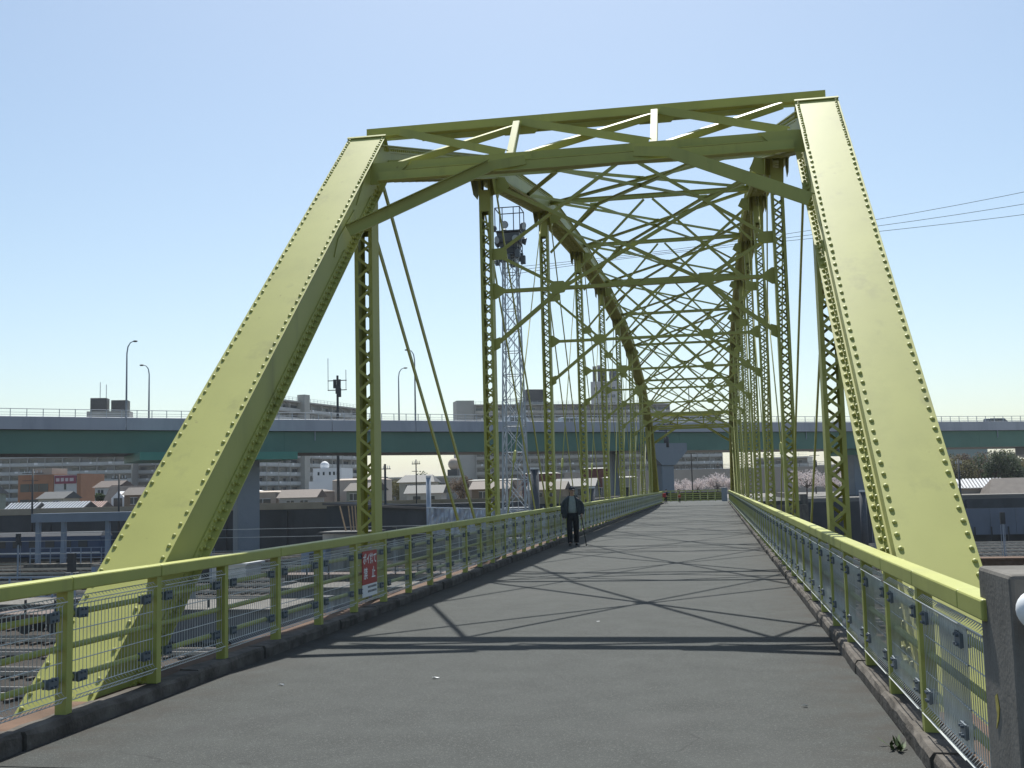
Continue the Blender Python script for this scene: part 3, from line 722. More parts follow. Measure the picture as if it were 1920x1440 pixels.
# vehicles on the highway
def car(name, label, cat, X, off, L, H, van, m):
    a = math.atan(.705-.00324*(X+25.8)); t = tag(empty(name, hp(X, off, 9.955), a), label, cat, 'vehicles on the highway')
    hw = .84
    prof = [(-L/2,.35),(-L/2,.95),(-L/2+.15,H-.05),(-L/2+.4,H),(L/2-1.5,H),(L/2-.75,1.05),(L/2-.05,.9),(L/2,.4)] if van else [(-L/2,.35),(-L/2,.9),(-L/2+.7,.98),(-L/2+1.25,H),(L/2-2.0,H),(L/2-1.15,.95),(L/2-.05,.75),(L/2,.4)]
    k = len(prof); b = MB(); b.v = [(x,-hw*(.86 if z > 1.2 else 1),z) for x, z in prof]+[(x,hw*(.86 if z > 1.2 else 1),z) for x, z in prof]
    b.f = [tuple(range(k)), tuple(range(2*k-1,k-1,-1))]+[(i,k+i,k+(i+1)%k,(i+1)%k) for i in range(k)]
    put('body', b, m, t, bevel=.06)
    x0, x1 = (-L/2+.5, L/2-1.75) if van else (-L/2+1.2, L/2-2.0)
    for s in (-1, 1):
        n = 3 if van else 2
        for i in range(n):
            w = (x1-x0)/n; put('side_window', MB().box((x0+i*w+.06, s*hw*.9-.02, 1.08), (x0+(i+1)*w-.06, s*hw*.9+.03, H-.16)), GLASS, t)
    put('windscreen', MB().plate([(L/2-(1.5 if van else 2.0)+.06,-.68,H-.1),(L/2-(1.5 if van else 2.0)+.06,.68,H-.1),(L/2-(.75 if van else 1.15),.75,1.08),(L/2-(.75 if van else 1.15),-.75,1.08)], (1,0,.8), .03), GLASS, t)
    for x in (-L/2+.8, L/2-.8):
        for s in (-1, 1):
            w = put('wheel', MB().tube([(x,s*hw-.1,.31),(x,s*hw+.03,.31)], .31, 14), TYRE, t)
            put('rim', MB().tube([(x,s*hw+.02,.31),(x,s*hw+.045,.31)], .19, 10), TOWERGREY, w)
    for s in (-.6, .6): put('headlight', MB().ball((L/2-.05,s,.68), .12, 8, 5, (.5,1.2,.7)), WHITE, t)
car('minivan', 'white minivan on the highway, seen behind the lattice tower', 'van', -23.75, 3.2, 4.4, 1.95, True, TEALT)
car('passenger_car', 'silver car on the highway just right of the white minivan', 'car', -17.0, 3.2, 4.2, 1.85, True, mat('silver_paint', (.42,.44,.46), rough=.25, var=.03, scale=1))
car('parked_wagon'.replace('parked_', 'dark_'), 'dark wagon on the highway at the far right edge', 'car', 46.6, 3.4, 4.5, 1.75, True, CARD)

# ------------------------------------------------------------------ buildings
def face(p0, p1, z):
    a = math.atan2(p1[1]-p0[1], p1[0]-p0[0]); return (p0[0], p0[1], z), a, math.hypot(p1[0]-p0[0], p1[1]-p0[1])
def danchi(label, p0, p1, depth, floors, fh, bay, z0=0, wallm=DWALL, balc=DBALC, roofbits=True, balh=1.0):
    """slab block of flats: floor by floor balconies, windows behind them, parapet roof"""
    loc, a, L = face(p0, p1, z0); t = tag(empty('apartment_block', loc, a), label, 'building', 'blocks of flats beyond the highway')
    H = floors*fh; nb = max(2, int(L/bay)); bw = L/nb
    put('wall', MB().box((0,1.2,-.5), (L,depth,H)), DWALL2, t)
    put('end_wall', MB().box((-.25,-.05,-.5), (-.003,depth,H+.1)), wallm, t); put('end_wall', MB().box((L+.003,-.05,-.5), (L+.25,depth,H+.1)), wallm, t)
    put('roof', MB().box((-.4,-.3,H+.102), (L+.4,depth+.3,H+.55)), wallm, t)
    bm = MB(); x = 0
    bm.box((0,-.08,0), (L,.06,balh)); bm.box((0,-.02,-.2), (L,1.18,-.04)); bm = shared(bm, 'balcony', balc)
    part = MB()
    for i in range(1, nb): part.box((i*bw-.11,-.14,-.15), (i*bw+.11,1.18,fh-.2))
    part = shared(part, 'partition_fins', wallm)
    rnd = random.Random(int(L*7)); wm = [shared(MB().box((.35,1.14,.15), (bw*.52,1.195,2.05)), 'window', GLASS), shared(MB().box((bw*.5,1.14,.15), (bw-.45,1.195,2.05)), 'window', GLASS), shared(MB().box((.5,1.14,.15), (bw-.6,1.195,2.05)), 'window', GLASS)]
    hang = MB()
    for f in range(floors):
        b = put('balcony', bm, None, t, (0,0,f*fh))
        put('partition_fins', part, None, b, kind='stuff')
        for i in range(nb):
            put('window', wm[rnd.randrange(3)], None, t, (i*bw, 0, f*fh))
            if rnd.random() < .5:
                xx = i*bw+rnd.uniform(.3, bw-1.3); hang.box((xx,-.14,f*fh+rnd.uniform(.2,.5)), (xx+rnd.uniform(.5,1.2),-.09,f*fh+balh+.04))
    put('hung_laundry', hang, WHITEW, t, kind='stuff')
    fr = MB()
    for i in range(int(L/2)): fr.box((i*2,.1,H+.55), (i*2+.08,.18,H+1.7))
    for z in (1.1, 1.65): fr.box((0,.1,H+z), (L,.16,H+z+.06))
    put('roof_fence', fr, TOWERGREY, t, kind='stuff')
    return t
def tankpair(root, x, y, z, boxes, base):
    b = put('penthouse', MB().box((base[0],y,z), (base[1],y+6,z+base[2])), DWALL, root)
    for x0, x1, h0, h1 in boxes:
        put('water_tank', MB().box((x0,y+.5,z+h0), (x1,y+5,z+h1)), DARK, root, bevel=.15)
A = danchi('long pale block of flats at the far left, two dark tanks on its roof', (-262,318), (-193.5,341), 11, 10, 2.85, 5.4)
tankpair(A, 0, 1.5, 29.05, ((58.2,63.6,3.2,8.0), (65.0,70.4,2.8,7.2)), (57.2,71.2,3.4))
for x, h in ((61.2, 13.5), (63.2, 12.7)): put('roof_aerial', MB().tube([(x,3,32), (x,3,29+h)], .12, 6), TOWERGREY, A)
danchi('block of flats half hidden behind the left end post', (-196,350), (-140,366), 11, 9, 2.85, 5.4)
B = danchi('block of flats with receding roofline behind the antenna mast', (-134,297), (-119.5,362), 11, 11, 2.85, 5.6, wallm=DWALL)
put('stair_tower', MB().box((30,-1.6,-.5), (33,1.1,34)), DWALL, B)
Cb = danchi('broad pale block of flats behind the lattice tower', (-86.5,398), (-16,428), 12, 12, 2.85, 5.0, wallm=DWALL, balc=mat('tan_balcony', (.36,.34,.30), rough=.85, var=.08, scale=.3))
put('stair_head', MB().box((-7,1,-.5), (-.3,9,36.3)), DWALL, Cb)
put('water_tank', MB().box((20,2,35.6), (27,8,40.6)), DARK, Cb, bevel=.2); put('penthouse', MB().box((17,1.6,34.7), (30,8.5,35.6)), DWALL, Cb)
D = danchi('pale block of flats seen under the far portal, behind the levee', (-16,440), (3.5,446), 12, 11, 2.85, 4.8, wallm=DWALL)
danchi('small cream block of flats between the right-hand posts', (14.6,384), (31,380), 10, 4, 2.75, 4.0, wallm=mat('cream_wall', (.55,.53,.48), rough=.8, var=.05, scale=.3))
danchi('cream block of flats just left of the dark highway pier, farther off', (33,402), (44,400), 10, 3, 2.75, 4.0, wallm=DWALL)
# tower with round ducts on top
t = tag(empty('tower_block', (-53.5,566,0)), 'tall plain grey tower with dark round ducts on its roof', 'building')
put('wall', MB().box((-7.2,-6,0), (7.2,6,57.6)), DGREY, t)
for x, h in ((-5.6, 66.2), (-3.1, 66.6), (-.7, 65.2), (3.2, 64.4), (5.2, 64.0)): put('duct', MB().tube([(x,0,57.6),(x,0,h)], 1.05, 12), mat('duct_metal', (.06,.065,.075), rough=.4, var=.15, scale=.5), t, smooth=True)
for z in range(4, 54, 4): put('floor_band', MB().box((-7.25,-6.08,z), (7.25,-6.0,z+.5)), DWALL, t)
for z in range(5, 54, 4):
    for x in (-5.5, -2.5, .5, 3.5): put('window', MB().box((x,-6.06,z), (x+1.8,-6.003,z+1.6)), GLASS, t)
# long low building, yard sheds and houses on the street above the left wall
def house(label, x, y, w, d, h, rh, wallm, roofm, z0=0, rz=0, wins=(), hip=0, name='house', cat='house', ribs=0, over=.4, ribm=None):
    t = tag(empty(name, (x, y, z0), rz), label, cat)
    put('wall', MB().box((-w/2,-d/2,-.3), (w/2,d/2,h)), wallm, t)
    r = MB(); a, b = w/2+over, d/2+over
    r.add([(-a,-b,h),(a,-b,h),(a,b,h),(-a,b,h),(-a+hip,0,h+rh),(a-hip,0,h+rh)], [(0,1,5,4),(2,3,4,5),(1,2,5),(3,0,4),(3,2,1,0)])
    ro = put('roof', r, roofm, t)
    if ribs:
        k = int(2*a/ribs); rm = MB(); L = math.hypot(b, rh); n = Vector((0,-rh,b)).normalized()
        rm.bar((0,-b,h)+n*0 if False else Vector((0,-b,h))+n*.05, Vector((0,0,h+rh))+n*.05, ribs*.55, .12, n); rm = shared(rm, 'roof_rib', ribm or roofm)
        for i in range(k): put('roof_rib', rm, None, ro, (-a+(i+.5)*2*a/k, 0, 0))
    for x0, z1, ww, hh in wins: 
        wd = put('window', MB().box((x0,-d/2-.05,z1), (x0+ww,-d/2-.003,z1+hh)), GLASS, t)
        put('frame', MB().box((x0-.06,-d/2-.08,z1-.06), (x0+ww+.06,-d/2-.051,z1)).box((x0-.06,-d/2-.08,z1+hh), (x0+ww+.06,-d/2-.051,z1+hh+.06)).box((x0+ww/2-.03,-d/2-.08,z1), (x0+ww/2+.03,-d/2-.051,z1+hh)), WHITEW, wd)
    return t
house('low house with bright ribbed sheet roof at the far left, left part', -105.3, 154.5, 4.6, 5, .25, 1.6, WHITEW, DARK, ribs=.5, ribm=METALR, wins=((.4,-.2,.9,.3),))
house('low house with bright ribbed sheet roof behind the blue-grey gantry', -99.4, 156, 7.6, 5.6, .35, 1.5, TANW, DARK, ribs=.5, ribm=METALR)
house('small house with pinkish ribbed roof left of the dormer house', -97.3, 161.5, 2.6, 4.2, .5, 1.3, TANW, BROWNR, ribs=.42, ribm=PINKR)
t = house('brown-roofed house with a white dormer beside the left end post', -95.4, 167, 6.0, 5.5, .6, 3.7, WHITEW, BROWNR, over=.2)
put('dormer', MB().add([(-1.2,-2.9,.2),(1.2,-2.9,.2),(1.2,-2.9,2.3),(.0,-2.9,3.4),(-1.2,-2.9,2.3),(-1.2,.2,.2),(1.2,.2,.2),(1.2,.2,2.3),(.0,.2,3.4),(-1.2,.2,2.3)], [(0,1,2,3,4),(9,8,7,6,5),(0,5,6,1),(1,6,7,2),(2,7,8,3),(3,8,9,4),(4,9,5,0)]), WHITEW, t)
put('window', MB().box((-.75,-2.95,.5), (.75,-2.903,2.3)), GLASS, t)
t = tag(empty('office_building', (-122.6,186,0)), 'orange-tiled office building with a white side wing and maroon sign board', 'building')
put('wall', MB().box((-6,0,-.3), (1.3,8,7.1)), ORANGE, t); put('side_wing', MB().box((1.303,.2,-.3), (6.1,8,6.9)), mat('grey_white_wall', (.45,.45,.45), rough=.8, var=.05), t)
put('pillar_strip', MB().box((6.103,0,-.3), (6.9,8,7.1)), ORANGE, t)
for z in (1.0, 3.9): 
    for i in range(3): put('window', MB().box((-5.5+i*1.95,-.05,z), (-3.65+i*1.95,-.003,z+1.5)), GLASS, t)
for z in (1.1, 4.2): put('window', MB().box((3.4,.12,z), (3.8,.195,z+1.1)), GLASS, t)
sb = put('sign_board', MB().box((1.5,.05,5.3), (5.9,.195,6.8)), SIGNR, t); put('roof_box', MB().box((-3.2,1,7.1), (.3,6,8.3)), TANW, t)
put('board_marks', MB().box((1.8,.03,5.75), (2.5,.048,6.35)).box((2.8,.03,5.75), (3.4,.048,6.4)).box((3.7,.03,5.75), (4.3,.048,6.35)).box((4.6,.03,5.75), (5.4,.048,6.35)), mat('board_print', (.45,.40,.42), rough=.6), sb)
t = tag(empty('white_building', (-70.4,193,0)), 'white stepped building with a round white dome on its roof', 'building')
put('wall', MB().box((-3.4,0,-.3), (3.0,7,4.6)), WHITEW, t); put('upper_floor', MB().box((-2.6,.1,4.602), (2.9,6.5,7.0)), WHITEW, t)
put('dome', MB().ball((-1.2,2.5,7.5), .85, 14, 8), WHITEW, t, smooth=True)
for x, z in ((1.3,3.2), (-1.7,1.5)): put('window', MB().box((x,-.05,z), (x+.35,-.003,z+1.0)), GLASS, t)
for x in (-1.7,-.7,.5,1.3,2.0): put('window', MB().box((x,.04,5.7), (x+.35,.097,6.3)), GLASS, t)
t = house('flat tan house with wide window left of the white stepped building', -73.0, 172, 5.4, 6, 2.7, .25, TANW, TANW, wins=((-.8,.5,2.6,1.1),), hip=.5, over=.15)
t = house('pale green-white house at the edge of the highway pier', -77.6, 174, 3.6, 6, 3.0, .3, WHITEW, WHITEW, wins=((.2,.5,.9,1.6),), hip=.5, over=.1)
t = house('brown low house with red awning below the white stepped building', -65.4, 170, 7.4, 6, 2.6, .4, mat('dull_brown_wall', (.25,.20,.165), rough=.8, var=.08), BROWNR, wins=((-.8,.4,2.2,.8),), hip=1, over=.2)
put('awning', MB().plate([(-3.2,-3.05,2.3),(-.6,-3.05,2.3),(-.6,-4.0,1.8),(-3.2,-4.0,1.8)], (0,-.5,1), .06), mat('red_awning', (.34,.05,.045), rough=.6, var=.1), t); put('awning_sign', MB().box((-3.1,-4.05,1.45), (-.7,-4.0,1.75)), WHITE, t)
house('plain tan house right of the white stepped building', -58.5, 178, 8.5, 6, 4.4, .3, mat('beige_wall', (.42,.37,.32), rough=.8, var=.05), TANW, hip=.6, over=.1)
t = tag(empty('low_office', (-84,302,0)), 'long low grey building under the highway with a dome at its right end', 'building')
put('wall', MB().box((-30,0,-.3), (12.5,9,6.3)), mat('low_grey_wall', (.24,.23,.22), rough=.85, var=.08, scale=.2), t)
put('roof_edge', MB().box((-30.2,-.2,6.3), (12.7,9.2,6.8)), DWALL, t)
put('dome_base', MB().box((9.6,1,6.8), (12.4,4,8.6)), DARK, t); put('dome', MB().ball((11.2,2.5,10.1), 1.75, 14, 8), TANW, t, smooth=True)
for i in range(16): put('window', MB().box((-29+i*2.6,-.06,3.2), (-27.4+i*2.6,-.003,4.8)), GLASS, t)
# maroon and grey shops along the street left of the far bridge end
for lab, x, y, w, h, m_ in (('dark red-brown shop front behind the lattice tower', -27.5, 176, 5.5, 4.6, mat('maroon_wall', (.13,.05,.045), rough=.7, var=.1)), ('second dark red-brown shop right of the lattice tower', -18.6, 178, 4.4, 5.2, mat('maroon_wall', (.13,.05,.045))), ('grey shop with white lintels behind the walking man', -14.4, 171, 5.0, 3.6, DGREY), ('pale brown shop left of the lattice tower', -36, 180, 8.0, 3.8, TANW)):
    t = house(lab, x, y, w, 5, h, .2, m_, DWALL, wins=((-w*.35,.6,w*.28,1.5),(w*.05,.6,w*.28,1.5)), hip=.5, over=.15, name='shop', cat='shop')
# a packed row of small houses along the street above the left wall
rnd = random.Random(11)
cols = (('cream', (.38,.36,.31)), ('pale grey', (.32,.33,.34)), ('beige', (.30,.26,.22)), ('white', (.42,.42,.42)), ('dull green', (.19,.22,.19)), ('pale blue', (.27,.31,.35)), ('brown', (.18,.135,.10)))
rfs = (('slate grey', (.06,.065,.07)), ('russet brown', (.085,.06,.05)), ('dark brown', (.06,.048,.04)), ('mid grey', (.09,.093,.097)))
for i, (x, y) in enumerate(((-126,164),(-117,160),(-111,172),(-106,181),(-88,160),(-86.5,181),(-82.5,163),(-61.5,158),(-52,160),(-47,172),(-42,158),(-33,163),(-24,160),(-20.5,166))):
    cn, cc = cols[(i*3+1) % 7]; rn, rc = rfs[(i*5+2) % 4]; h = (3.0,4.4,3.4,5.2,3.6,5.6,2.8,2.6,3.4,4.6,2.8,3.2,2.9,3.3)[i]
    house('%s house with %s roof, %s above the left wall' % (cn, rn, ('first from the left edge','second from the left edge','behind the left sheet roof','left of the dormer house','right behind the dormer house','behind the left end post','beside the left end post','below the red awning','right of the concrete hut','behind the bronze trees','by the grey capped post','left of the lattice tower','behind the lattice tower legs','right of the tower legs')[i]), x, y, rnd.uniform(4.2,6.2), 5, h-.9, 1.2, mat('wall_'+cn.replace(' ','_'), cc, rough=.8, var=.08), mat('roof_'+rn.replace(' ','_'), rc, rough=.7, var=.12), wins=((-1.6,h-2.3,1.1,1.0),(.5,h-2.3,1.1,1.0)), rz=rnd.uniform(-.12,.12), hip=rnd.choice((0,.8)))
cb = MB(); cb.box((-.5,-.3,0), (.5,.3,1.5)); cabm = shared(cb, 'cabinet_body', mat('cabinet_grey', (.30,.31,.32), rough=.6, var=.1)); drm = shared(MB().box((-.42,-.34,.15), (-.02,-.303,1.38)), 'door', BLUEST); cpm = shared(MB().box((-.58,-.38,1.5), (.58,.38,1.58)), 'cap', DARK)
for i, (x, y) in enumerate(((-60,99.6),(-56,88.9),(-46,83),(-36,71),(-31,77),(-24,65.5),(-52,106.8),(-66,118.3))):
    t = tag(empty('relay_cabinet', (x,y,-6), .3*i), 'small grey relay cabinet among the tracks left of the bridge', 'cabinet', 'relay cabinets among the left tracks')
    put('cabinet_body', cabm, None, t); put('door', drm, None, t); put('cap', cpm, None, t)
sgm = shared(MB().tube([(0,0,0),(0,0,4.6)], .07, 8), 'mast', STEELGREY); shm = shared(MB().box((-.22,-.16,3.6), (.22,.1,4.7)), 'signal_head', DARK); slm = shared(MB().bar((-.18,.12,0), (-.18,.12,3.5), .04, .04).bar((.18,.12,0), (.18,.12,3.5), .04, .04), 'ladder', STEELGREY)
for i, (x, y) in enumerate(((-70,101.5),(-49,95),(-43,89.2),(-38,60.3),(-58,112.6),(-30,100.8),(16,118.4),(27,112.3))):
    t = tag(empty('track_signal', (x,y,-6)), 'slim dark-headed track signal left of the bridge' if i < 6 else 'slim dark-headed track signal right of the bridge', 'signal', 'track signals left' if i < 6 else 'track signals right')
    put('mast', sgm, None, t); put('signal_head', shm, None, t); put('ladder', slm, None, t)
# right-hand side: roofs on the wall
house('dark tiled roof with bright glinting tiles at the right edge of the bridge', 36.5, 168, 7.5, 6, .75, 1.3, TANW, mat('dark_tile', (.10,.10,.11), rough=.35, var=.2, scale=2), ribs=.45, hip=.6, ribm=METALR)
house('broad brown-roofed shed at the far right', 41.6, 162, 9, 6, .0, 2.1, DARK, BROWNR, wins=((-2.5,-1.3,.9,.9),(-.9,-1.3,.9,.9),(.7,-1.3,.9,.9),(2.3,-1.3,.9,.9)), z0=0, hip=1.2)
house('grey-green roofed house cut by the right frame edge', 50.5, 172, 9, 7, 1.0, 2.0, TANW, mat('grey_green_roof', (.24,.27,.25), rough=.7, var=.1), hip=.8)
t = tag(empty('site_fence', (36,147.6,-6)), 'blue-grey sheet fence along the tracks at the far right', 'fence')
for i in range(16): put('sheet_panel', MB().box((-14+i*3.02,0,1.0), (-11.02+i*3.02,.12,4.3)), mat('blue_grey_sheet', (.12,.15,.20), rough=.6, var=.1, scale=.4), t)
for i in range(24): put('fence_post', MB().box((-14+i*2,-.3,0), (-13.86+i*2,-.16,2.0)), DARK, t)
t = tag(empty('distant_hall', (82,420,0)), 'long low grey-green hall behind the trees at the far right', 'building')
put('wall', MB().box((-10,0,0), (15.5,10,14.6)), mat('grey_green_hall', (.16,.22,.22), rough=.8, var=.05), t); put('roof', MB().box((-10.5,-.5,14.6), (16,10.5,15.2)), DGREY, t)

# ------------------------------------------------------------------ levee, end of the bridge
struct('levee', MB().add([(-40,293,0),(70,293,0),(70,296,6.7),(-40,296,6.7),(70,330,6.7),(-40,330,6.7),(70,332,0),(-40,332,0)], [(0,1,2,3),(3,2,4,5),(5,4,6,7),(0,3,5,7),(1,6,4,2),(0,7,6,1)]), LEVEE)
t = tag(empty('levee_fence', (15,297,6.7)), 'thin dark fence along the top of the tan levee', 'fence')
for i in range(46): put('fence_post', shared(MB().box((-.06,-.06,0), (.06,.06,1.15)), 'fence_post', DARK) if i == 0 else bpy.data.meshes['fence_post.lev'], None, t, (-50+i*2.2,0,0)).data.name = 'fence_post.lev'
for z in (.3,.7,1.1): put('fence_rail', MB().box((-50,-.03,z), (50,.03,z+.07)), DARK, t)
for s in range(1): pass
t = tag(empty('end_fence', (-3.4,118.2,.33)), 'yellow-green fence across the far end of the roadway', 'fence')
for i in range(12): put('post', MB().box((-4.4+i*.78,-.05,0), (-4.3+i*.78,.05,1.08)), PAINT2, t)
for z in (.1,.32,.54,.76): put('rail', MB().box((-4.4,-.03,z), (4.2,.03,z+.09)), PAINT2, t)
put('top_rail', MB().box((-4.5,-.08,1.082), (4.3,.08,1.17)), PAINT2, t)
for i in range(11): put('backing_board', MB().box((-4.38+i*.78,.07,.05), (-3.64+i*.78,.1,.95)), mat('brown_board', (.10,.085,.045), rough=.8, var=.2, scale=2), t)
t = tag(empty('end_pillar', (.95,113.2,.33)), 'grey concrete pillar at the far end of the right railing', 'pillar')
put('shaft', MB().box((-.28,-.3,0), (.28,.3,1.28)), PIER, t, bevel=.04); put('cap', MB().box((-.31,-.33,1.28), (.31,.33,1.36)), PIER, t, bevel=.02)
def utility_pole(label, x, y, h, z0=0, gear=True, r=.14):
    t = tag(empty('utility_pole', (x,y,z0)), label, 'pole'); put('pole', MB().tube([(0,0,0),(0,0,h)], [r, r*.7], 8), DARK, t, smooth=True)
    if gear:
        for z in (h-.5, h-1.3): put('crossarm', MB().box((-1.0,-.06,z), (1.0,.06,z+.1)), DARK, t)
        put('transformer', MB().tube([(.0,-.35,h-3.6),(.0,-.35,h-2.2)], .36, 10), DARK, t, smooth=True)
    return t
utility_pole('dark utility pole with transformer beside the far pier cap', -6.2, 151, 10.6, .33)
utility_pole('tall thin pole rising over the far portal', -3.9, 200, 20.3, 0, False, .12)
utility_pole('utility pole under the highway between the right-hand posts', 20.2, 230, 9.0)

# ------------------------------------------------------------------ trees
def tree(name, label, loc, h, rad, leafm, n, ls, seed, group, trunk_h=.45, squash=.8, cat='tree', twiggy=False, clump=9):
    rnd = random.Random(seed); t = tag(empty(name, loc), label, cat, group)
    tr = MB(); tr.tube([(0,0,-.2),(rnd.uniform(-.1,.1)*h*.2,0,h*.25),(rnd.uniform(-.1,.1)*h*.3,0,h*.7)], [h*.035,h*.026,h*.008], 6)
    cs = []
    for i in range(clump):
        a = rnd.uniform(0, 6.283); rr = rad*math.sqrt(rnd.random())*.8; z = h*trunk_h+(h*(1-trunk_h))*rnd.uniform(.1,.88)*(1-.35*(rr/rad)**2)
        c = Vector((math.cos(a)*rr, math.sin(a)*rr, z)); cs.append((c, rad*rnd.uniform(.26,.5)))
        b0 = Vector((0,0,h*rnd.uniform(.2,.5))); tr.tube([b0, b0.lerp(c,.5)+Vector((0,0,-.05*h)), c], [h*.014,h*.009,h*.003], 5)
        if twiggy:
            for q in range(4): tr.tube([c, c+Vector((rnd.uniform(-1,1),rnd.uniform(-1,1),rnd.uniform(.2,1.1)))*rad*.4], [h*.004,h*.0015], 4)
    put('trunk', tr, BARK, t)
    cr = MB()
    for i in range(n):
        c, r = cs[rnd.randrange(len(cs))]
        v = Vector((rnd.gauss(0,1),rnd.gauss(0,1),rnd.gauss(0,1)))
        p = c+v.normalized()*r*(rnd.random()**.45)*Vector((1,1,squash)).length/1.6
        p.z = c.z+(p.z-c.z)*squash
        u = Vector((rnd.uniform(-1,1),rnd.uniform(-1,1),rnd.uniform(-1,1))).normalized(); w = u.orthogonal().normalized(); s_ = ls*rnd.uniform(.6,1.4)
        cr.add([p-u*s_, p+w*s_*.55, p+u*s_, p-w*s_*.55], [(0,1,2,3)])
    put('crown', cr, leafm, t)
    return t
G1, G2, G3 = 'cherry trees in bloom', 'trees at the far right', 'trees beyond the yard wall'
for i, (x, y, h, r, lab) in enumerate(((-8.3,262,4.4,3.4,'cherry tree in bloom nearest the far highway pier'), (-3.9,258,4.0,3.2,'cherry tree in bloom below the levee, second from the pier'), (.6,260,5.2,3.4,'taller cherry tree in bloom in front of the levee, right of centre'), (4.4,262,3.8,2.8,'low cherry tree in bloom against the right-hand posts'))):
    tree('cherry_tree', lab, (x,y,0), h, r, BLOSSOM, 1700, .15, 20+i, G1, .3, .7, twiggy=True, clump=16)
for i, (x, y, h, r, lab) in enumerate(((17.6,220,5.0,3.6,'cherry tree in bloom between the third and second right posts'), (22.4,224,4.8,3.4,'cherry tree in bloom below the cream block of flats'), (26.2,226,5.0,3.6,'cherry tree in bloom left of the first right post'))):
    tree('cherry_tree', lab, (x,y,0), h, r, BLOSSOM, 1700, .15, 30+i, G1, .3, .7, twiggy=True, clump=16)
for i, (x, y, h, r, m_, lab) in enumerate(((53.5,262,7.6,5.2,LEAFO,'olive tree behind the right end post'), (58.5,268,8.2,5.0,LEAFB,'bronze tree in the treeline at the far right'), (57.6,243,8.6,4.6,LEAF,'tall dark green tree at the far right'), (62.2,246,6.6,3.4,LEAF,'small dark green tree next to the tall dark one'), (66,258,8.4,5.4,LEAFO,'rounded olive tree near the right frame edge'), (72,262,7.8,5.4,LEAFO,'olive tree cut by the right frame edge'), (49,266,7.2,4.6,LEAFB,'bronze tree mostly hidden by the right end post'))):
    tree('broadleaf_tree', lab, (x,y,0), h, r, m_, 4200, .24, 50+i, G2, .2, .85, clump=14)
for i, (x, y, h, r, m_, lab) in enumerate(((-62.3,212,4.6,3.0,LEAFO,'yellow-olive tree right of the first left post'), (-59.2,216,5.4,2.8,LEAFO,'olive tree in front of the long low building'), (-55.6,210,6.6,2.9,LEAF,'dark round-headed tree by the grey post'), (-54.2,236,5.6,3.2,LEAFB,'bare bronze tree left of the broad block of flats'), (-49.5,214,5.2,2.6,LEAFB,'reddish bare tree behind the paired diagonals'), (-95,176,4.2,2.0,LEAF,'small dark tree behind the dormer house'), (-101,168,3.4,1.4,LEAF,'small garden tree between the two ribbed roofs'))):
    tree('broadleaf_tree', lab, (x,y,0), h, r, m_, 2200, .17, 70+i, G3, .15, .9, clump=11)
tree('garden_shrub', 'green shrub beside the pale green-white house', (-76.6,169.5,0), 1.6, 1.1, LEAF, 500, .16, 90, 'shrubs', .05, .9, 'shrub')

# ------------------------------------------------------------------ lattice floodlight tower
t = tag(empty('floodlight_tower', (-14.1,78,-6)), 'tall grey lattice floodlight tower behind the second left post', 'tower')
def tw(z): return .95-.46*min(1, z/24.5)
ringz = [0,2.2,4.4,6.6,8.6,10.6,12.5,14.4,16.2,17.9,19.5,21.0,22.4,23.7,24.9]
cor = ((-1,-1),(1,-1),(1,1),(-1,1))
for i in range(4):
    put('tower_leg', MB().tube([(cor[i][0]*tw(z), cor[i][1]*tw(z), z) for z in (0,8,16,24.9)], [.085,.075,.06,.055], 6), TOWERGREY, t)
for k, (a, b) in enumerate(zip(ringz, ringz[1:])):
    for i in range(4):
        j = (i+1) % 4; p = lambda c, z: Vector((cor[c][0]*tw(z), cor[c][1]*tw(z), z))
        put('cross_brace', MB().tube([p(i,a), p(j,b)], .03, 5).tube([p(j,a), p(i,b)], .03, 5).tube([p(i,b), p(j,b)], .032, 5), TOWERGREY, t)
put('ladder', MB().bar((-.2,-.3,0), (-.2,-.3,25), .04, .04).bar((.2,-.3,0), (.2,-.3,25), .04, .04), TOWERGREY, t)
def ring_plat(name, z, r, h):
    m_ = MB(); m_.box((-r,-r,z), (r,r,z+.08)); put(name, m_, LAMPG, t)
    g = MB()
    for s in (-1, 1):
        for zz in ((h*.5, h) if h < 1.5 else (h,)): g.box((-r,s*r-.03,z+zz), (r,s*r+.03,z+zz+.06)); g.box((s*r-.03,-r,z+zz), (s*r+.03,r,z+zz+.06))
        for q in (-1,-.4,.5,1): g.box((q*r-.03,s*r-.03,z), (q*r+.03,s*r+.03,z+h)) if s < 0 or abs(q) == 1 else None
    put('platform_rail', g, DARK, t)
ring_plat('platform', 25.0, .78, .9); ring_plat('platform', 26.7, .92, 1.75)
put('platform_hopper', MB().add([(-.55,-.55,25.2),(.55,-.55,25.2),(.55,.55,25.2),(-.55,.55,25.2),(-.85,-.85,26.6),(.85,-.85,26.6),(.95,.95,26.6),(-.95,.95,26.6)], [(3,2,1,0),(4,5,6,7),(0,1,5,4),(1,2,6,5),(2,3,7,6),(3,0,4,7)]), LAMPG, t)
for i in range(10):
    a = 2*math.pi*i/10+.2; zc = 27.15 if i % 2 else 26.15
    c = Vector((math.cos(a)*(1.08 if i % 2 else 1.0), math.sin(a)*(1.08 if i % 2 else 1.0), zc)); d = Vector((math.cos(a), math.sin(a), -.25)).normalized()
    fl = put('floodlight', MB().tube([c-d*.12, c+d*.05, c+d*.2], [.12,.25,.29], 12), LAMPG, t, smooth=True); put('lens', MB().tube([c+d*.19, c+d*.215], .26, 12), TOWERGREY, fl)
for i in range(8):
    a = 2*math.pi*i/8; c = Vector((math.cos(a)*.95, math.sin(a)*.95, 24.7+.35*(i%2)))
    put('ballast_box', MB().box(c-Vector((.17,.17,.3)), c+Vector((.17,.17,.3))), LAMPG, t)
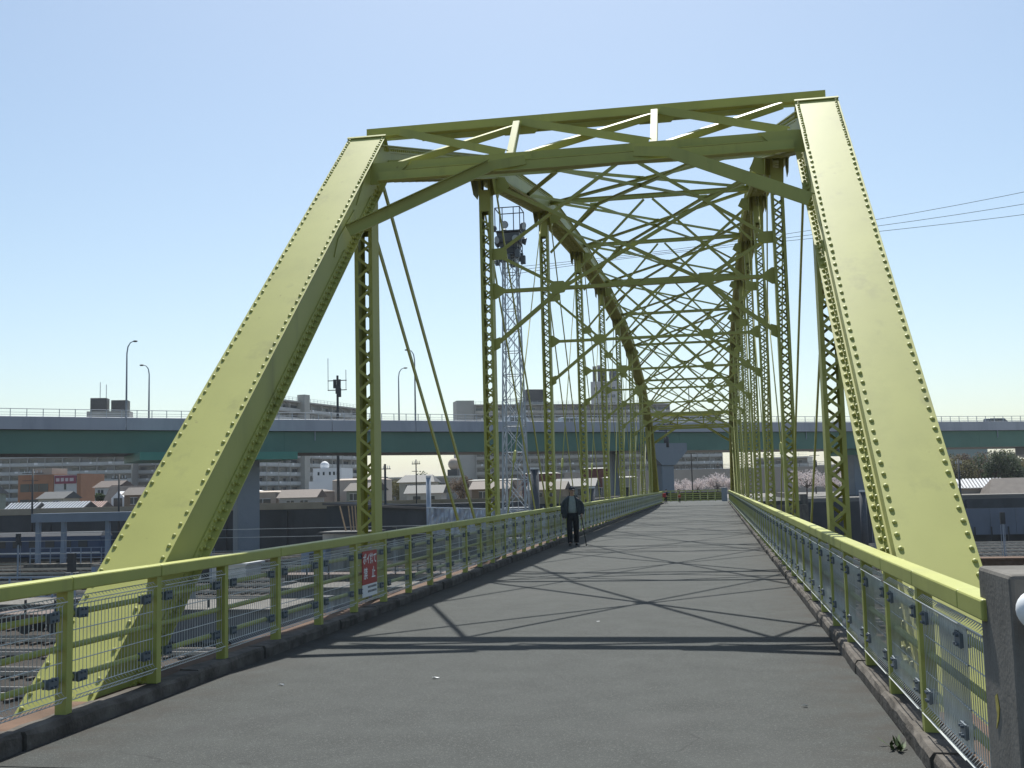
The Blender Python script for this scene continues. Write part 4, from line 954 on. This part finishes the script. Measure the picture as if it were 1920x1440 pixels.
for s in ((-1,-1),(1,-1),(1,1),(-1,1)): put('strut', MB().tube([(s[0]*.5,s[1]*.5,23.2),(s[0]*.82,s[1]*.82,25.0)], .035, 5), TOWERGREY, t)
put('side_horn', MB().tube([(-1.0,-.4,24.6),(-1.45,-.5,24.55)], [.1,.28], 10), TOWERGREY, t)
# power lines from the tower over the yard to a steel pole outside the frame
pole = tag(empty('power_pole', (52,70.5,-6)), 'tall steel power pole outside the frame to the right', 'pole'); put('pole', MB().tube([(0,0,0),(0,0,34)], [.35,.2], 10), STEELGREY, pole, smooth=True); put('crossarm', MB().box((-.1,-2,31), (.1,2,31.3)), STEELGREY, pole)
for lab, zs in (('upper of the three power lines at the right', (18.2,18.9,19.36,20.3,26.6)), ('middle of the three power lines at the right', (17.95,18.62,18.9,19.5,25.2)), ('lowest of the three power lines at the right', (17.7,18.4,18.46,18.8,23.8))):
    xs = (-13.6,5.8,11.8,20.8,52); ys_ = (78,76.6,76.2,75.5,70.5); pts = []
    for i in range(25):
        X = xs[0]+(xs[4]-xs[0])*i/24
        z = 0
        for a in range(5):
            if a in (2,): continue
            w = 1
            for b in (0,1,3,4):
                if b != a: w *= (X-xs[b])/(xs[a]-xs[b])
            z += w*zs[a]
        pts.append((X, 78-(X-xs[0])*7.5/65.6, z))
    tag(put('power_line', MB().tube(pts, .017, 5), DARK), lab, 'wire', 'power lines at the right')
# antenna mast in front of the receding block of flats
t = tag(empty('antenna_mast', (-53.8,152.5,0)), 'dark mast with antenna panels above the highway parapet', 'mast')
put('pole', MB().tube([(0,0,0),(0,0,19.4)], [.24,.17], 8), DARK, t); put('lattice_base', MB().bar((-.7,0,9.5), (0,0,14.4), .1, .1).bar((.7,0,9.5), (0,0,14.4), .1, .1).bar((-.5,0,11), (.5,0,11), .08, .08).bar((-.35,0,12.6), (.35,0,12.6), .08, .08), DARK, t)
for x, z in ((-.35,17.5),(.35,17.5),(.0,16.7),(.4,16.2)): put('antenna_panel', MB().box((x-.2,-.35,z), (x+.2,-.1,z+1.3)), DARK, t)
put('crossarm', MB().box((-1.5,-.05,18.6), (1.4,.05,18.72)).box((-1.5,-.05,17.2), (1.4,.05,17.32)), DARK, t)
for x, z in ((-1.45,22.0),(1.3,20.2)): put('whip', MB().tube([(x,0,17.2),(x,0,z)], .045, 5), DARK, t)

# ------------------------------------------------------------------ yard objects on the left
t = tag(empty('blue_coach', (-103,126.5,-6)), 'blue railway coach standing behind the blue-grey gantry', 'train')
put('body', MB().box((-28,-1.4,1.0), (28,1.4,3.6)), BLUE, t, bevel=.15)
put('roof', MB().add([(-28,-1.4,3.6),(28,-1.4,3.6),(28,1.4,3.6),(-28,1.4,3.6),(-27.8,-.6,4.1),(27.8,-.6,4.1),(27.8,.6,4.1),(-27.8,.6,4.1)], [(0,1,5,4),(1,2,6,5),(2,3,7,6),(3,0,4,7),(4,5,6,7)]), mat('coach_roof', (.045,.05,.06), rough=.7), t)
put('underframe', MB().box((-27,-1.2,.5), (27,1.2,.99)), DARK, t); put('stripe', MB().box((-27.9,-1.42,1.5), (27.9,-1.403,1.62)), WHITE, t)
wm = shared(MB().box((0,-1.43,2.2), (1.25,-1.402,3.1)), 'window', GLASS)
for i in range(24): put('window', wm, None, t, (-27+i*2.26,0,0))
for x in (-22,-18,18,22):
    for y in (-.7,.7): put('wheel', MB().tube([(x,y-.06,.43),(x,y+.06,.43)], .43, 12), DARK, t)
t = tag(empty('steel_gantry', (-75.6,121,-6)), 'blue-grey steel platform gantry left of the left end post', 'gantry')
put('beam', MB().box((-5.6,-.9,5.45), (9.5,.9,6.5)), BLUEST, t)
for x in (-5.2, -1.8, 4.0, 9.0):
    put('column', MB().box((x-.24,-.24,0), (x+.24,.24,5.448)).box((x-.3,-.3,0), (x+.3,.3,.1)), BLUEST, t)
for z in (1.2, 1.75, 2.4): put('handrail', MB().tube([(-5.4,-1.3,z),(9.4,-1.3,z)], .05, 6), BLUEST, t)
for i in range(12): put('rail_post', MB().box((-5.4+i*1.33,-1.35,.0), (-5.31+i*1.33,-1.25,2.45)), BLUEST, t)
put('walkway', MB().box((-5.6,-2.2,.0), (10,-.6,.55)), CONC, t)
t = tag(empty('inspection_platform', (-50,74,-6)), 'grey tubular work platform in the yard behind the left railing', 'platform')
for z in (.9,1.6,2.3): put('handrail', MB().tube([(-7,0,z),(7,0,z)], .045, 6), BLUEST, t)
for i in range(9): put('rail_post', MB().box((-7+i*1.75,-.05,0), (-6.9+i*1.75,.05,2.35)), BLUEST, t)
put('base', MB().box((-7.4,-.5,0), (7.4,2.5,.5)), CONC, t)
for i, (x, y, w, d, h, m_, lab) in enumerate(((-37.6,111,5.2,4,3.9,mat('hut_concrete', (.33,.31,.28), rough=.9, var=.08), 'pale concrete hut beside the first left post'), (-40.6,108.5,2.6,2.4,2.7,BLUEST, 'small blue-grey equipment cabinet left of the concrete hut'), (-47,98,8,3.5,1.6,METALR, 'bright sheet-roofed lean-to just above the railing'))):
    t = tag(empty('yard_hut', (x,y,-6)), lab, 'hut'); put('wall', MB().box((-w/2,-d/2,0), (w/2,d/2,h)), m_, t); put('roof', MB().box((-w/2-.3,-d/2-.35,h), (w/2+.3,d/2+.3,h+.18)), DARK if i == 0 else METALR, t)
    put('door', MB().box((-.4,-d/2-.05,0), (.4,-d/2-.003,min(2,h-.2))), DARK, t)
t = tag(empty('timber_bundle', (-37.2,112,-1.92)), 'leaning timber poles on top of the concrete hut', 'timber')
for i, (a, b) in enumerate(((-1.3,-2.3),(-.7,-1.35),(-.4,-.95),(-.1,-.6),(.35,.55))): put('timber_pole', MB().bar((a,-.6,0), (b,.4,2.6), .12, .12), TIMBER, t)
t = tag(empty('dark_shed', (-37,124,-6)), 'large dark shed behind the concrete hut and first left post', 'shed')
put('wall', MB().box((-8.2,0,0), (14,10,6.6)), RWALL, t); put('roof', MB().add([(-8.6,-.4,7.0),(14.4,-.4,5.6),(14.4,10.4,5.6),(-8.6,10.4,7.0),(-8.6,-.4,6.75),(14.4,-.4,5.35),(14.4,10.4,5.35),(-8.6,10.4,6.75)], [(0,1,2,3),(7,6,5,4),(0,4,5,1),(1,5,6,2),(2,6,7,3),(3,7,4,0)]), BROWNR, t)
# silver tarpaulin screen with posts
t = tag(empty('tarpaulin_screen', (-21.6,95,-6)), 'wrinkled silver tarpaulin screen behind the paired diagonal bars', 'tarpaulin')
m_ = MB(); nx, nz = 60, 6; rnd = random.Random(4)
for i in range(nx+1):
    for j in range(nz+1):
        x = -3.6+i*10.6/nx; m_.v.append((x, .13*math.sin(i*1.9)+rnd.uniform(-.06,.06), 4.2+j*2.3/nz-.045*(x+3.6)*(1 if j > nz/2 else .3)+.03*math.sin(i*.9)))
for i in range(nx):
    for j in range(nz): a = i*(nz+1)+j; m_.f.append((a, a+nz+1, a+nz+2, a+1))
o = put('sheet', m_, TARP, t); sm_ = o.modifiers.new('solid', 'SOLIDIFY'); sm_.thickness = .02
for x in (-3.5, -.8, 1.9, 4.6, 6.8): put('stake', MB().tube([(x,.15,0),(x,.15,6.4)], .05, 6), TOWERGREY, t)
put('top_pipe', MB().tube([(-3.7,0,6.55),(7,0,6.1)], .06, 6), WHITE, t)
for lab, x, y, h, r, m_ in (('stout grey post with white cap left of the tarpaulin', -25.2,95.4,9.2,.22,STEELGREY), ('thick dark post with white cap right of the lattice tower', -14.9,91.5,9.6,.36,mat('dark_post', (.07,.075,.085), rough=.6)), ('thick dark post with white cap behind the walking man', -11.2,101,7.9,.34,mat('dark_post', (.07,.075,.085), rough=.6)), ('dark post right of the third right-hand post', 13.2,104,7.0,.3,mat('dark_post', (.07,.075,.085)))):
    t = tag(empty('capped_post', (x,y,-6)), lab, 'post', 'capped posts beside the bridge'); put('shaft', MB().tube([(0,0,0),(0,0,h)], r, 12), m_, t, smooth=True); put('cap', MB().tube([(0,0,h+.003),(0,0,h+.16)], r*1.06, 12), WHITE, t)
for lab, x, y, w, d_, h in (('grey concrete loading block behind the second bay of the left railing', -27.5, 58.5, 9.0, 5.5, 1.7), ('long grey concrete platform behind the left railing', -47, 65, 11, 4.0, 1.3), ('grey concrete platform low behind the red notice', -24.5, 72, 9.0, 4.0, 1.6)):
    t = tag(empty('concrete_platform', (x,y,-6)), lab, 'platform', 'concrete platforms in the yard'); put('block', MB().box((-w/2,-d_/2,0), (w/2,d_/2,h)), mat('platform_concrete', (.17,.168,.17), rough=.9, var=.12, scale=.6), t, bevel=.03); put('edge_slab', MB().box((-w/2-.1,-d_/2-.1,h), (w/2+.1,d_/2+.1,h+.14)), CONC, t)
# wagons and rails stacks seen through the mesh
for i, (x, y, lab) in enumerate(((-34,58,'dark flat wagon low in the yard left of the bridge'), (-28,86,'second dark flat wagon farther off beside the bridge'))):
    t = tag(empty('flat_wagon', (x,y+.0,-5.7)), lab, 'wagon', 'wagons in the yard')
    put('bed', MB().box((-7,-1.3,.95), (7,1.3,1.2)), mat('wagon_rust', (.12,.085,.07), rough=.8, var=.2), t); put('frame', MB().box((-6.6,-.9,.6), (6.6,.9,.948)), DARK, t)
    for xx in (-5,-3.2,3.2,5):
        for yy in (-.68,.68): put('wheel', MB().tube([(xx,yy-.06,.42),(xx,yy+.06,.42)], .42, 12), DARK, t)
    for q in range(8): put('stake', MB().box((-6.5+q*1.85,-1.32,1.2), (-6.4+q*1.85,-1.22,2.0)), DARK, t)

# ------------------------------------------------------------------ things on the bridge
# stained concrete pillar where the right railing starts, with the white pipe rail of the approach
t = tag(empty('concrete_pillar', (1.55,5.45,0)), 'stained grey concrete pillar at the near right corner', 'pillar')
put('shaft', MB().box((-.30,-.30,-.4), (.30,.29,1.29)), CONC, t, bevel=.02)
put('paint_blotch', MB().plate([(-.3025,.05,.72),(-.3025,.09,.70),(-.3025,.07,.62),(-.3025,.10,.55),(-.3025,.05,.60),(-.3025,.02,.66)], (1,0,0), .003), mat('old_yellow_paint', (.36,.30,.06), rough=.8, var=.3, scale=40), t)
t = tag(empty('pipe_guardrail', (1.315,4.99,0)), 'white round-ended pipe guardrail in front of the concrete pillar', 'guardrail')
for z in (1.155, .575):
    pr = put('pipe', MB().tube([(0,0,z),(3.2,-.5,z)], .085, 20), WHITE, t, smooth=True); put('end_cap', MB().ball((0,0,z), .0855, 20, 12), WHITE, pr, smooth=True)
put('support_post', MB().tube([(1.4,-.28,-.4),(1.4,-.28,1.3)], .057, 12), WHITE, t, smooth=True)
put('bracket', MB().box((1.3,-.32,1.07), (1.5,-.1,1.25)).box((1.3,-.32,.48), (1.5,-.1,.66)), TOWERGREY, t)

# red no-littering notice on the left mesh
t = tag(empty('notice_board', (XLR+.008,14.99,.62)), 'red and white no-littering notice tied to the left railing mesh', 'sign')
put('red_panel', MB().box((-.004,-.33,-.15), (.004,.33,.31)), RED, t); put('white_panel', MB().box((-.004,-.33,-.32), (.004,.33,-.151)), WHITE, t)
def text(name, s, size, y, z, m_, parent, bold=0):
    cu = bpy.data.curves.new(name, 'FONT'); cu.body = s; cu.size = size; cu.align_x = 'CENTER'; cu.align_y = 'CENTER'; cu.extrude = .0012; cu.offset = bold
    cu.materials.append(m_)
    tmp = bpy.data.objects.new(name, cu); C.objects.link(tmp)
    dg = bpy.context.evaluated_depsgraph_get(); me = bpy.data.meshes.new_from_object(tmp.evaluated_get(dg)); bpy.data.objects.remove(tmp)
    me.materials.clear(); me.materials.append(m_)
    o = bpy.data.objects.new(name, me); o.parent = parent; o.location = (.0055, y, z); o.rotation_euler = (R_(90), 0, R_(90)); C.objects.link(o); return o
text('lettering', 'ポイ捨て', .155, 0, .19, WHITE, t, .0025); text('lettering', '禁', .17, -.19, -.01, WHITE, t, .0025); text('lettering', '止', .17, .16, -.01, WHITE, t, .0025)
fp_ = MB()
for r in range(2):
    for i in range(7): fp_.box((.0042,-.10+i*.058,-.205-r*.062), (.0052,-.06+i*.058,-.175-r*.062))
put('fine_print', fp_, INK, t, kind='stuff')
for y in (-.3, .3):
    for z in (.27, -.28): put('cable_tie', MB().tube([(-.03,y,z),(.006,y,z)], .004, 6), INK, t)

# litter scraps and a weed on the deck
for i, (x, y, s, lab) in enumerate(((-2.62,10.05,.024,'small white paper scrap in the middle of the near roadway'), (-3.95,9.62,.022,'tiny white scrap near the left kerb'), (-1.55,14.35,.02,'tiny white scrap just beyond the strut shadow'), (.62,8.9,.018,'tiny white scrap near the right kerb'))):
    b = MB(); rnd = random.Random(i); k = 7
    b.v = [(math.cos(6.283*j/k)*s*rnd.uniform(.5,1.3)*1.5, math.sin(6.283*j/k)*s*rnd.uniform(.4,1.1), rnd.uniform(.002,.018)) for j in range(k)]+[(0,0,.012)]
    b.f = [(j,(j+1)%k,k) for j in range(k)]
    o = put('paper_scrap', b, WHITE, None, (x,y,.004)); o.modifiers.new('solid','SOLIDIFY').thickness = .002; tag(o, lab, 'litter', 'paper scraps on the roadway')
t = tag(empty('weed', (1.08,7.55,0)), 'small green weed growing at the foot of the right kerb', 'plant'); rnd = random.Random(5)
for i in range(22):
    a = rnd.uniform(0,6.283); L = rnd.uniform(.05,.13); b = MB(); p = Vector((rnd.uniform(-.03,.03), rnd.uniform(-.08,.08), 0)); d = Vector((math.cos(a)*.6, math.sin(a), rnd.uniform(.4,1.3))).normalized(); s_ = d.cross(Vector((0,0,1))).normalized()*.012
    b.add([p, p+d*L*.5+s_, p+d*L, p+d*L*.5-s_], [(0,1,2,3)]); put('leaf', b, WEED, t)

# ------------------------------------------------------------------ people
def skinned(name, verts, edges, radii, m_, parent, root=0, sub=2):
    me = bpy.data.meshes.new(name); me.from_pydata(verts, edges, []); me.update()
    o = bpy.data.objects.new(name, me); C.objects.link(o); o.parent = parent
    md = o.modifiers.new('skin', 'SKIN'); md.use_smooth_shade = True
    if not me.skin_vertices:
        bm = bmesh.new(); bm.from_mesh(me); bm.verts.layers.skin.verify(); bm.to_mesh(me); bm.free()
    for i, r in enumerate(radii):
        sv = me.skin_vertices[0].data[i]; sv.radius = r if isinstance(r, tuple) else (r, r); sv.use_root = (i == root)
    ss = o.modifiers.new('sub', 'SUBSURF'); ss.levels = sub; ss.render_levels = sub
    me.materials.append(m_); return o
class SK:
    def __init__(s): s.v = []; s.e = []; s.r = []
    def p(s, co, r, prev=None):
        s.v.append(co); s.r.append(r)
        if prev is not None: s.e.append((prev, len(s.v)-1))
        return len(s.v)-1
    def chain(s, pts, prev=None):
        for co, r in pts: prev = s.p(co, r, prev)
        return prev
    def make(s, name, m_, parent, sub=2, root=0): return skinned(name, s.v, s.e, s.r, m_, parent, root, sub)
def hand(sk, wrist, d, palm_n, curl, prev):
    """palm and five fingers grown from the wrist; d = pointing direction, palm_n = palm normal"""
    d = Vector(d).normalized(); n = Vector(palm_n).normalized(); s = d.cross(n).normalized(); w = Vector(wrist)
    p0 = sk.p(tuple(w+d*.045), (.022,.034), prev); p1 = sk.p(tuple(w+d*.085), (.016,.034), p0)
    for i, L in enumerate((.062,.075,.07,.055)):
        b = w+d*.092+s*(.027-.018*i); k = sk.p(tuple(b), (.010,.010), p1)
        m1 = b+d*L*.5+n*L*curl*.35; m2 = m1+d*L*(.3-.3*curl)+n*L*.6*curl
        k = sk.p(tuple(m1), (.009,.009), k); sk.p(tuple(m2), (.007,.007), k)
    k = sk.p(tuple(w+d*.05+s*.036+n*.006), (.011,.011), p0); k = sk.p(tuple(w+d*.08+s*.05+n*.02), (.010,.010), k); sk.p(tuple(w+d*.10+s*.045+n*.035), (.008,.008), k)
def person(loc, rz, label, h=1.66):
    t = tag(empty('person', loc, rz), label, 'person'); t.scale = (h/1.66,)*3; return t

# the walking man: faces the camera (-y), stoops a little, cane in his left hand (viewer's right)
MAN = person((-4.22,32.8,dz(32.8)+.002), R_(6), 'elderly man in dark jacket and cap walking towards us with a cane', 1.74)
b = SK()
pel = b.p((0,.02,.90), (.12,.09))
sp = b.p((0,.02,1.08), (.12,.09), pel); ch = b.p((0,.01,1.26), (.11,.08), sp); nk = b.p((0,-.03,1.42), (.06,.06), ch)
hd0 = b.p((0,-.055,1.475), (.058,.066), nk); hd1 = b.p((0,-.065,1.535), (.070,.082), hd0); hd2 = b.p((0,-.06,1.60), (.074,.088), hd1); hd3 = b.p((0,-.05,1.645), (.05,.06), hd2)
for s in (-1, 1):
    sh = b.p((s*.16,.01,1.335), .03, ch)
    if s > 0: el = b.p((.255,.035,1.11), .036, sh); wr = b.p((.265,-.09,.90), .028, el); hand(b, (.265,-.095,.89), (0,-.35,-1), (-1,0,0), .9, wr)
    else: el = b.p((-.26,.038,1.10), .036, sh); wr = b.p((-.255,-.05,.87), .028, el); hand(b, (-.255,-.055,.86), (0,-.2,-1), (1,0,.0), .45, wr)
    hp_ = b.p((s*.085,.02,.84), .06, pel)
    kn = b.p((s*.09,-.06 if s < 0 else .04,.47), .055, hp_); an = b.p((s*.085,-.04 if s < 0 else .16,.10), .04, kn)
    b.p((s*.09,(-.12 if s < 0 else .08),.04), (.036,.036), an)
b.make('body', SKIN, MAN)
tr = SK(); w0 = tr.p((0,.02,.98), (.160,.12)); w1 = tr.p((0,.02,.87), (.165,.125), w0)
for s in (-1, 1):
    q = tr.p((s*.088,.010,.78), .108, w1); q = tr.p((s*.092,-.05 if s < 0 else .04,.48), .09, q); q = tr.p((s*.09,-.035 if s < 0 else .155,.14), .08, q); tr.p((s*.09,-.045 if s < 0 else .15,.055), .082, q)
tr.make('trousers', TROUS, MAN)
sh = SK(); q = sh.p((0,.010,.875), (.175,.138)); q = sh.p((0,-.005,1.06), (.168,.132), q); q = sh.p((0,-.012,1.24), (.158,.122), q); q = sh.p((0,-.022,1.385), (.095,.085), q); sh.p((0,-.03,1.425), (.066,.066), q)
sh.make('shirt', SHIRT, MAN)
# open jacket: two front panels, back and sleeves
jk = SK(); c0 = jk.p((0,.085,1.34), (.14,.05)); c1 = jk.p((0,.10,1.10), (.185,.06), c0); jk.p((0,.10,.80), (.205,.07), c1)
for s in (-1, 1):
    a = jk.p((s*.165,.012,1.362), (.105,.095), c0)
    e = jk.p((s*.268,.035,1.11), .088, a); f = jk.p(((.268 if s > 0 else -.262),(-.07 if s > 0 else -.035),.92), .074, e); jk.p(((.268 if s > 0 else -.26),(-.088 if s > 0 else -.048),.885), .07, f)
    g = jk.p((s*.15,-.08,1.25), (.065,.05), a); g = jk.p((s*.185,-.09,1.05), (.072,.05), g); jk.p((s*(.205 if s > 0 else .24),-.08,(.86 if s > 0 else .76)), (.08,.055), g)
jk.make('jacket', JACKET, MAN)
cp = MB(); n_, m2 = 16, 6
cp.ball((0,-.055,1.605), .098, 16, 8, (.93,1.12,.95)); cp.v = [(x,y,max(z,1.6)) for x,y,z in cp.v]
cap = put('cap', cp, CAPM, MAN, smooth=True)
vz = MB(); vz.v = [(math.cos(math.pi*(1+i/10))*.078, -.125+math.sin(math.pi*(1+i/10))*.10, 1.597-.018*math.sin(math.pi*i/10)) for i in range(11)]+[(math.cos(math.pi*(1+i/10))*.075, -.115, 1.613) for i in range(11)]
vz.f = [(i,i+1,12+i,11+i) for i in range(10)]; vo = put('visor', vz, CAPM, cap); vo.modifiers.new('solid','SOLIDIFY').thickness = .006
put('cap_badge', MB().plate([(-.022,-.152,1.63),(.022,-.152,1.63),(.018,-.14,1.662),(-.018,-.14,1.662)], (0,-1,.4), .004), WHITE, cap)
put('hair', MB().ball((0,-.03,1.565), .083, 14, 8, (1.0,1.05,.75)), HAIR, MAN, smooth=True)
for s in (-1, 1):
    put('eye', MB().ball((s*.03,-.142,1.555), .011, 8, 5), INK, MAN); put('ear', MB().ball((s*.079,-.055,1.545), .03, 8, 6, (.35,.7,1.1)), SKIN, MAN, smooth=True)
    f = MB(); y = -.06 if s < 0 else .13
    f.ball((s*.095,y-.05,.04), .05, 12, 6, (.95,2.75,.8)); f.v = [(x,yy,max(z,.0)) for x,yy,z in f.v]; put('shoe', f, SHOE, MAN, smooth=True)
put('nose', MB().ball((0,-.157,1.533), .017, 8, 6, (.8,1.0,1.4)), SKIN, MAN, smooth=True); put('mouth', MB().ball((0,-.140,1.495), .02, 8, 5, (1.2,.5,.25)), mat('lip', (.30,.13,.11), rough=.6), MAN)
mw = MAN.matrix_basis.copy(); mw = Matrix.LocRotScale(MAN.location, MAN.rotation_euler, MAN.scale)
ct = tag(empty('walking_cane', mw @ Vector((.37,-.24,0))), 'black walking cane held by the walking man', 'cane')
o = wloc(ct); top = mw @ Vector((.262,-.135,.815))-o
put('shaft', MB().tube([(0,0,.004), top], [.013,.015], 10), SHOE, ct, smooth=True)
hk = [top, top+Vector((.0,-.01,.02)), top+Vector((-.015,-.04,.03)), top+Vector((-.03,-.075,.028)), top+Vector((-.035,-.09,.01))]
put('handle', MB().tube(hk, .014, 8), SHOE, ct, smooth=True); put('rubber_tip', MB().tube([(0,0,-.002),(0,0,.04)], [.017,.013], 8), TYRE, ct)

# small figures at the far end
def child(loc, rz, h, label, top_m, leg_m, lean=0, cap_m=None, step=.06):
    t = person(loc, rz, label, h); lz = lean
    b = SK(); p0 = b.p((0,0,.86), (.13,.10)); c = b.p((0,-lz*.6,1.2), (.14,.10), p0); n = b.p((0,-lz,1.40), (.05,.05), c); h1 = b.p((0,-lz*1.15,1.52), (.085,.095), n); b.p((0,-lz*1.2,1.62), (.06,.07), h1)
    for s in (-1, 1):
        a = b.p((s*.16,-lz*.7,1.30), .05, c); e = b.p((s*.22,-lz*.5-.02,1.06), .04, a); w = b.p((s*.22,-lz*.5-.12,.86), .028, e); hand(b, (s*.22,-lz*.5-.125,.85), (0,-.3,-1), (-s,0,0), .5, w)
        l = b.p((s*.08,0,.80), .08, p0); l = b.p((s*.08,s*step*.5,.45), .055, l); l = b.p((s*.08,s*step,.09), .04, l); b.p((s*.08,s*step-.1,.035), .035, l)
    b.make('body', SKIN, t, 1)
    j = SK(); q = j.p((0,0,.84), (.155,.125)); q = j.p((0,-lz*.6,1.2), (.165,.125), q)
    for s in (-1, 1): a = j.p((s*.16,-lz*.7,1.31), .068, q); e = j.p((s*.225,-lz*.5-.02,1.06), .058, a); j.p((s*.225,-lz*.5-.11,.90), .05, e)
    j.make('jacket', top_m, t, 1)
    l = SK(); q = l.p((0,0,.86), (.145,.115))
    for s in (-1, 1): a = l.p((s*.08,0,.76), .092, q); a = l.p((s*.08,s*step*.5,.45), .07, a); l.p((s*.08,s*step,.10), .06, a)
    l.make('trousers', leg_m, t, 1)
    hz = MB(); hz.ball((0,-lz*1.15+.012,1.585), .1, 12, 8, (.92,1.05,.85)); hz.v = [(x,y,max(z,1.55)) for x,y,z in hz.v]; put('cap' if cap_m else 'hair', hz, cap_m or INK, t, smooth=True)
    for s in (-1, 1): put('shoe', MB().ball((s*.08,s*step-.05,.04), .05, 10, 6, (.9,2.2,.8)), SHOE, t, smooth=True)
    return t
k1 = child((-4.55,104.4,dz(104.4)+.01), R_(150), 1.34, 'person in dark clothes with a red bag at the far left end of the deck', mat('navy_cloth', (.02,.022,.04), rough=.85), TROUS, .12, CAPM)
o = put('shoulder_bag', MB().box((-.33,.06,.75), (.05,.26,1.2)), KIDRED, None, bevel=.05); o.location = k1.location; o.scale = k1.scale; o.rotation_euler = (0,0,R_(0)); o.location += Vector((-.02,-.42,-.02)); tag(o, 'red bag carried by the person at the far end', 'bag')
child((-3.35,106.6,.34), R_(170), .93, 'small child in orange-red standing before the end fence', KIDOR, TROUS, 0)
child((1.05,297.6,6.72), R_(90), 1.68, 'dark figure walking along the levee top against the sky', TROUS, TROUS, .08, None, .2)

# ------------------------------------------------------------------ thin spring haze round everything
hz = bpy.data.materials.new('haze_air'); hz.use_nodes = True; n = hz.node_tree; n.nodes.remove(n.nodes['Principled BSDF'])
pv = n.nodes.new('ShaderNodeVolumePrincipled'); pv.inputs['Color'].default_value = (.86, .92, 1, 1); pv.inputs['Density'].default_value = .00012; pv.inputs['Anisotropy'].default_value = .3
n.links.new(pv.outputs[0], n.nodes['Material Output'].inputs['Volume'])
put('haze', MB().box((-4200,-420,-8), (4200,6700,75)), hz, kind='stuff')
